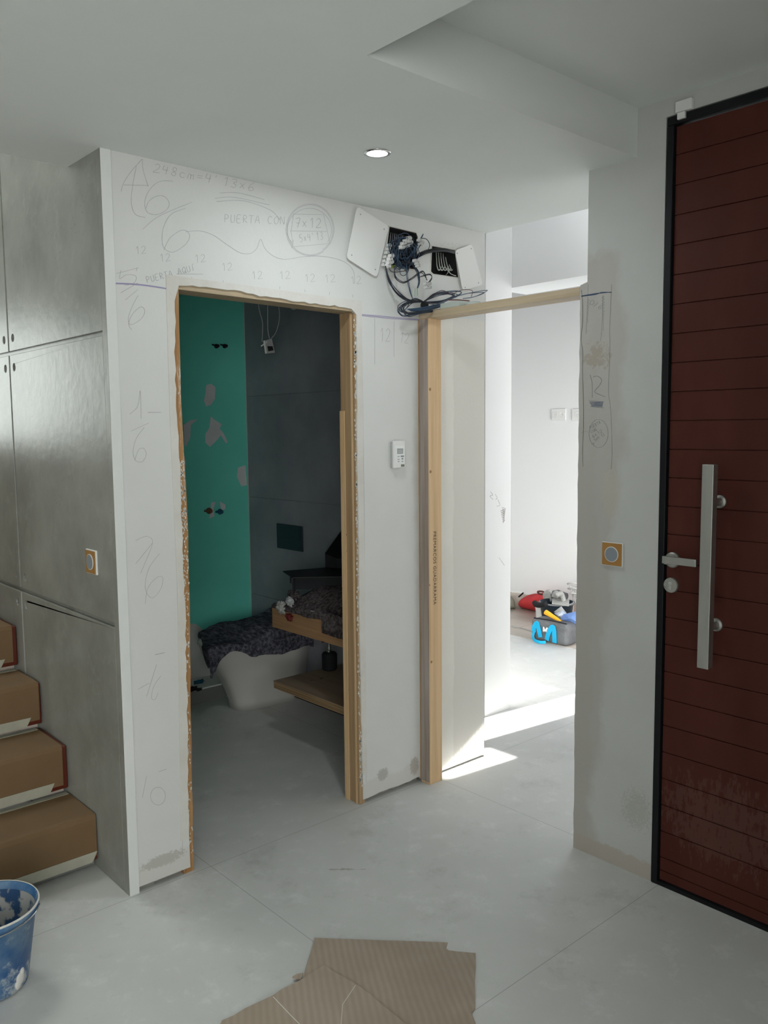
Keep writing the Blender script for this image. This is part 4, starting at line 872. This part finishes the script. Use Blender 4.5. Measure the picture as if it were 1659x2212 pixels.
# black tray and folded black box on the basin
t = empty('black_tray', (1.5, .7, .84), 'flat black plastic tray resting over the fleece on the vanity', 'tray')
TZ = .868
c3 = [on(611, 1233, 'z', TZ), on(700, 1226, 'z', TZ), on(775, 1225, 'z', TZ), on(775, 1244, 'z', TZ), on(632, 1247, 'z', TZ)]
MB().prism([[(p.x, p.y) for p in c3]], XY, TZ-.006, TZ).build('tray_top', 'black', t, bevel=.001)
c5 = [on(634, 1247, 'z', TZ-.006), on(690, 1234, 'z', TZ-.006), on(775, 1232, 'z', TZ-.006), on(775, 1246, 'z', TZ-.006)]
MB().prism([[(p.x, p.y) for p in c5]], XY, .80, TZ-.006).build('tray_body', 'blackm', t)
q = on(628, 1247, 'z', TZ-.01); MB().tube([q, q+Vector((0, 0, -.03))], .005, 8).build('peg', 'blackm', t); q = on(634, 1250, 'z', TZ-.01); MB().tube([q, q+Vector((0, 0, -.085))], .006, 8).build('peg', 'blackm', t)
t = empty('black_folded_box', (1.6, .75, .87), 'black open folded box standing at the wall end of the black tray', 'box')
T1 = 1.05
pA = [on(703, 1226, 'y', .86), on(702, 1196, 'y', .86), on(728, 1206, 'y', .80), on(727, 1236, 'y', .80)]
MB().add(pA+[p+Vector((.03, .02, 0)) for p in pA], [(0, 1, 2, 3), (4, 5, 6, 7), (0, 1, 5, 4), (1, 2, 6, 5), (2, 3, 7, 6), (3, 0, 4, 7)]).build('box_side', 'blackm', t)
pB = [on(702, 1196, 'y', .86), on(738, 1146, 'y', .92), on(775, 1146, 'y', .86), on(775, 1208, 'y', .74), on(728, 1206, 'y', .80)]
MB().add(pB+[p+Vector((.015, .02, 0)) for p in pB], [(0, 1, 2, 3, 4), (5, 6, 7, 8, 9)]+[(i, (i+1) % 5, (i+1) % 5+5, i+5) for i in range(5)]).build('box_flap', 'black', t)
pC = [on(727, 1206, 'y', .80), on(775, 1208, 'y', .72), on(775, 1240, 'y', .72), on(727, 1236, 'y', .80)]
MB().add(pC+[p+Vector((.02, .015, 0)) for p in pC], [(0, 1, 2, 3), (4, 5, 6, 7), (0, 1, 5, 4), (1, 2, 6, 5), (2, 3, 7, 6), (3, 0, 4, 7)]).build('box_front', 'blackm', t)
# debris on the ledge
for (x, y, r, m, lab, nm) in ((430, 1472, .022, 'bluet', 'teal tangle of plastic clips on the white ledge', 'plastic_clips'), (417, 1487, .022, 'blackm', 'black lump of debris on the white ledge, leftmost', 'debris_lump'), (431, 1487, .014, 'blackm', 'small pointed black fragment on the white ledge, right of the black lump', 'debris_fragment')):
    q = on(x, y, 'z', .095); o = blob((q.x, min(q.y, YG-.03), .083+r*.42), r, m, nm, None, (1.2, .6, .55), .8); tag(o, lab, 'debris')
# ------------------------------------------------------------ bright room: tool bag and gear
def rbox(w_, d_, h, name, m, parent, mat4, bev=.02, seg=4):
    b = MB().box(-w_/2, w_/2, -d_/2, d_/2, 0, h); b.v = [tuple(mat4 @ Vector(v)) for v in b.v]
    return b.build(name, m, parent, bevel=bev, seg=seg)
pa = on(1145, 1383, 'z', 0); pb = on(1225, 1400, 'z', 0); ax = (pb-pa); wd = ax.length*1.0
u = ax.normalized(); vdir = Vector((-u.y, u.x, 0)) if Vector((-u.y, u.x, 0)).dot(FW) > 0 else Vector((u.y, -u.x, 0))
hb = 0
for k in range(200):
    if on(1145, 1383, 'z', 0).z*0+k*.001 > .5: break
def vz(px, py, p):   # height above floor point p seen at py
    best = min(range(700), key=lambda k: abs(projy(p+Vector((0, 0, k*.001)))-py)); return best*.001
def projy(p): d = p-CC; return IH/2-FPX*d.dot(UP)/d.dot(FW)
hb = vz(1145, 1336, pa)
dep = .16
B0 = Matrix(((u.x, vdir.x, 0, (pa.x+pb.x)/2+vdir.x*dep/2), (u.y, vdir.y, 0, (pa.y+pb.y)/2+vdir.y*dep/2), (0, 0, 1, 0.004), (0, 0, 0, 1)))
t = empty('tool_bag', tuple(B0.translation), 'dark grey tool bag with cyan handles and a white M mark, standing on the tiles', 'bag')
rbox(wd, dep, hb, 'bag_body', 'toolgrey', t, B0, .035, 5)
def bagpt(a, h, off=.0): return B0 @ Vector((-wd/2+wd*a, -dep/2-off, hb*h))
def strap(P_, w_=.022, nm='handle_strap', m='cyan'):
    q = spline([bagpt(*p) for p in P_], 8); vs = []; n = len(q)
    for i, p in enumerate(q):
        d = (q[min(i+1, n-1)]-q[max(i-1, 0)]).normalized(); s_ = vdir.cross(d).normalized()*w_/2; e = vdir*-.003
        vs += [p+s_, p-s_, p+s_+e, p-s_+e]
    fs = [(4*i+a, 4*i+b, 4*i+4+b, 4*i+4+a) for i in range(n-1) for a, b in ((2, 3), (0, 1), (0, 2), (1, 3))]
    return MB().add(vs, fs).build(nm, m, t)
strap([(.12, .42, .004), (.13, .62, .008), (.19, .80, .008), (.22, .80, .008), (.27, .50, .008), (.30, .22, .004)], .036)
strap([(.12, .42, .004), (.13, .24, .02), (.2, .10, .035), (.36, .06, .04), (.48, .08, .02)], .022)
strap([(.47, .15, .004), (.52, .45, .008), (.60, .76, .008), (.66, .76, .008), (.68, .45, .008), (.68, .10, .004)], .036)
zp = MB().tube(spline([B0 @ Vector((-wd/2+.02, -dep/2+.02, hb+.001)), B0 @ Vector((0, -dep/2+.028, hb+.003)), B0 @ Vector((wd/2-.02, -dep/2+.02, hb+.001))], 8), .004, 8).build('zip', 'blackm', t)
lg = [[(.365, .72), (.365, .50), (.395, .50), (.405, .62), (.43, .50), (.455, .50), (.455, .46), (.40, .72)], [(.42, .62), (.46, .50), (.49, .50), (.51, .72), (.475, .72)]]
lm = MB()
for L in ([(.36, .50), (.36, .72), (.385, .72), (.42, .60), (.455, .72), (.50, .70), (.47, .62), (.47, .50), (.445, .50), (.445, .58), (.42, .50), (.40, .54), (.385, .50)],):
    a_ = [bagpt(x, y, .001) for x, y in L]; n = len(a_); b_ = [p-vdir*.002 for p in a_]
    tri = geometry.tessellate_polygon([[Vector((x, y, 0)) for x, y in L]])
    lm.add(a_+b_, [tuple(f) for f in tri]+[tuple(i+n for i in f) for f in tri]+[(i, (i+1) % n, (i+1) % n+n, i+n) for i in range(n)])
lm.build('bag_logo', 'whitei', t)
# things standing out of the open bag
def onv(px, py, off): # point on the vertical plane through the bag shifted back by off
    d = FW+RT*((px-IW/2)/FPX)-UP*((py-IH/2)/FPX); p0 = B0.translation+vdir*off; k = (p0-CC).dot(vdir)/d.dot(vdir); return CC+d*k
a = onv(1178, 1322, .0); b = onv(1212, 1343, 0.0)
MB_ = MB().tube([a, b], [.021, .012], 8); o = MB_.build('trowel_handle', 'yellow', None, bevel=.003); tag(o, 'yellow plastic tool handle sticking out of the grey tool bag', 'tool')
def sheetp(P_, off, name, m, label, cat, th=.006, bulge=.03):
    q = [onv(x, y, off) for x, y in P_]; c = sum(q, Vector())/len(q)-vdir*bulge; n = len(q)
    o = MB().add(q+[c]+[p+vdir*th for p in q]+[c+vdir*(th+bulge*2)], [(i, (i+1) % n, n) for i in range(n)]+[(i+n+1, (i+1) % n+n+1, 2*n+1) for i in range(n)]+[(i, (i+1) % n, (i+1) % n+n+1, i+n+1) for i in range(n)]).build(name, m, None)
    return tag(o, label, cat)
sheetp([(1208, 1340), (1217, 1327), (1243, 1321), (1262, 1322), (1262, 1352), (1236, 1347)], .03, 'blue_cloth', 'cloth', 'bright blue cloth bulging out of the right end of the tool bag', 'cloth')
sheetp([(1197, 1325), (1215, 1320), (1222, 1327), (1215, 1336), (1207, 1336)], .06, 'pale_rag', 'cloth2', 'pale blue-grey crumpled rag between the yellow handle and the blue cloth', 'rag')
sheetp([(1196, 1322), (1212, 1310), (1224, 1326), (1210, 1330)], .10, 'clear_bag', 'plasticg', 'clear plastic pouch in front of the dark bucket, above the pale rag', 'bag', .004, .006)
# dark bucket behind with a plastering trowel
fb = on(1203, 1352, 'z', 0)+Vector((.02, .02, 0)); fb.z = .004
hbk = vz(0, 1304, Vector((fb.x, fb.y, 0))); rb = .135
t = empty('mortar_bucket', (fb.x, fb.y, .004), 'dark navy mortar bucket behind the grey tool bag', 'bucket')
MB().lathe([(.001, 0), (rb*.8, 0), (rb, hbk), (rb+.01, hbk), (rb+.01, hbk+.012), (rb-.006, hbk+.012), (rb*.78, .01), (.001, .01)], tuple(fb), 'z', 40, False).build('body', 'navy', t, smooth=True)
MB().lathe([(rb+.008, hbk+.0125), (rb+.012, hbk+.006), (rb-.002, hbk+.0145)], tuple(fb), 'z', 40, False).build('rim', 'trowel', t, smooth=True)
t = empty('plastering_trowel', (fb.x, fb.y, hbk), 'dusty rectangular plastering trowel lying on the dark bucket rim', 'trowel')
zt_ = hbk+.022
c = [on(1192, 1305, 'z', zt_), on(1229, 1310, 'z', zt_), on(1230, 1296, 'z', zt_), on(1193, 1293, 'z', zt_)]
MB().prism([[(p.x, p.y) for p in c]], XY, zt_, zt_+.004).build('blade', 'trowel', t)
cm = sum(c, Vector())/4
MB().tube(spline([cm+Vector((.03, -.01, .006)), cm+Vector((.02, 0, .05)), cm+Vector((-.0, .0, .07)), cm+Vector((-.05, .01, .06))], 6), .02, 10).build('grip', 'grip', t, smooth=True)
# red canvas sack lying behind, against the skirting
q0 = on(1160, 1322, 'z', 0)
def sack(px0, py0, px1, py1, depth, hgt, name, m, label, cat, zb=.004):
    a = on(px0, py0, 'z', 0); b = on(px1, py1, 'z', 0); u_ = (b-a); L_ = u_.length; u_.normalize(); v_ = Vector((-u_.y, u_.x, 0))
    if v_.dot(FW) < 0: v_ = -v_
    def f(s, r):
        a_ = s; th = 2*PI*r
        px = a+u_*(L_*a_); e = max(.04, (math.sin(PI*min(max(a_, .0), 1)))**.2)
        yy = math.copysign(abs(math.cos(th))**.7, math.cos(th))*depth/2*e; z = (math.sin(th)*.5+.5)*hgt*e*(.62+.38*math.sin(a_*2.6+.25))
        p = px+v_*(depth/2+yy)+Vector((0, 0, zb+z)); return tuple(p+Vector((0, 0, .012*nz(p.x, p.y, p.z, 9) if z > .02 else 0)))
    return tag(MB().grid(30, 33, f).build(name, m, None, smooth=True), label, cat)
sack(1106, 1317, 1205, 1338, .34, vz(0, 1284, on(1140, 1318, 'z', 0))*1.15, 'red_sack', 'red', 'red canvas bag lying flat in front of the marble skirting', 'bag')
sack(1072, 1318, 1113, 1319, .16, .12, 'olive_bag', 'olive', 'olive canvas bag half hidden behind the white column, left of the red bag', 'bag')
p = on(1168, 1306, 'z', .05)
o = MB().tube(spline([on(1155, 1302, 'x', 4.2), on(1158, 1306, 'x', 4.18), on(1167, 1307, 'x', 4.16), on(1179, 1304, 'x', 4.15)], 6), .022, 12).build('drill_grip', 'blackm', None, smooth=True); tag(o, 'black tool grip lying on the red bag, left of the dark bucket', 'tool')
# white paint tub
q = on(1172, 1337, 'z', 0); t = empty('white_tub', (q.x, q.y, .004), 'small white plastic tub between the red bag and the dark bucket', 'tub')
hq = vz(0, 1311, Vector((q.x, q.y, 0))); MB().lathe([(.001, 0), (.055, 0), (.06, hq*.9), (.058, hq*.92), (.001, hq*.92)], (q.x, q.y, .004), 'z', 28).build('body', 'plastic', t); MB().lathe([(.062, hq*.86), (.062, hq), (.001, hq)], (q.x, q.y, .004), 'z', 28).build('lid', 'plastic', t)
# angle grinder and pack against the wall
g0 = on(1205, 1290, 'z', 0); 
c = on(1197, 1287, 'x', 4.45); t = empty('angle_grinder', tuple(c), 'dusty black and grey angle grinder lying behind the dark bucket', 'power tool')
d_ = on(1222, 1290, 'x', 4.45)
MB().tube(spline([c+Vector((0, .0, 0)), (c+d_)/2+Vector((0, 0, .01)), d_], 6), [.045]*6+[.036]*7, 14).build('motor_body', 'toolgrey', t, smooth=False)
MB().lathe([(.05, -.02), (.055, -.01), (.055, .01), (.02, .02)], tuple(on(1186, 1288, 'x', 4.43)), 'x', 20).build('gear_head', 'grip', t)
e = on(1206, 1289, 'x', 4.38); MB().tube(spline([e, e+Vector((-.03, 0, .03)), e+Vector((-.05, 0, .0))], 5), .026, 10).build('side_grip', 'grip', t, smooth=True)
MB().tube(spline([on(1184, 1284, 'x', 4.45), on(1172, 1278, 'x', 4.45), on(1162, 1278, 'x', 4.45), on(1166, 1283, 'x', 4.45), on(1180, 1285, 'x', 4.45)], 7), .008, 8).build('power_cable', 'wire_n', t, smooth=True)
for (x0, y0, x1, y1, nm, lab) in ((1222, 1300, 1262, 1308, 'red_pouch', 'small red pouch at the pillar edge, right of the grinder'),):
    sack(x0, y0+10, x1, y1+10, .15, .2, nm, 'red', lab, 'bag')
# mixing whisk
t = empty('mixing_whisk', tuple(on(1240, 1300, 'x', 4.5)), 'galvanised wire mixing whisk leaning by the pillar edge', 'whisk')
q = [on(x, y, 'x', 4.5) for x, y in ((1236, 1340), (1239, 1290), (1243, 1268))]
MB().tube(q, .006, 8).build('shaft', 'trowel', t)
for k, (cx_, cy_, rx_, ry_) in enumerate(((1243, 1263, 13, 6), (1243, 1273, 12, 5), (1244, 1283, 7, 4))):
    pts = [on(cx_+rx_*math.cos(a), cy_+ry_*math.sin(a), 'x', 4.5)+Vector((.07*math.sin(a), 0, 0)) for a in [i*PI/8 for i in range(16)]]
    MB().tube(spline(pts, 3, True), .006, 6, closed=True).build('wire_ring', 'trowel', t, smooth=True)
for dx_ in (-12, 11): MB().tube([on(1243+dx_, 1266, 'x', 4.5), on(1241, 1300, 'x', 4.5)], .005, 6).build('side_wire', 'trowel', t)
o = MB().tube(spline([on(1105, 1353, 'z', .01), on(1125, 1356, 'z', .01), on(1145, 1362, 'z', .01), on(1160, 1362, 'z', .01)], 6), .004, 6).build('floor_cable', 'grip', None, smooth=True); tag(o, 'thin grey cable on the beige tiles, left of the tool bag', 'cable')
o = MB().tube(spline([on(1113, 1296, 'z', .05), on(1122, 1288, 'z', .10), on(1130, 1281, 'z', .16)], 6), .007, 6).build('black_strap', 'blackm', None, smooth=True); tag(o, 'black strap end rising from the olive bag beside the red bag', 'strap')
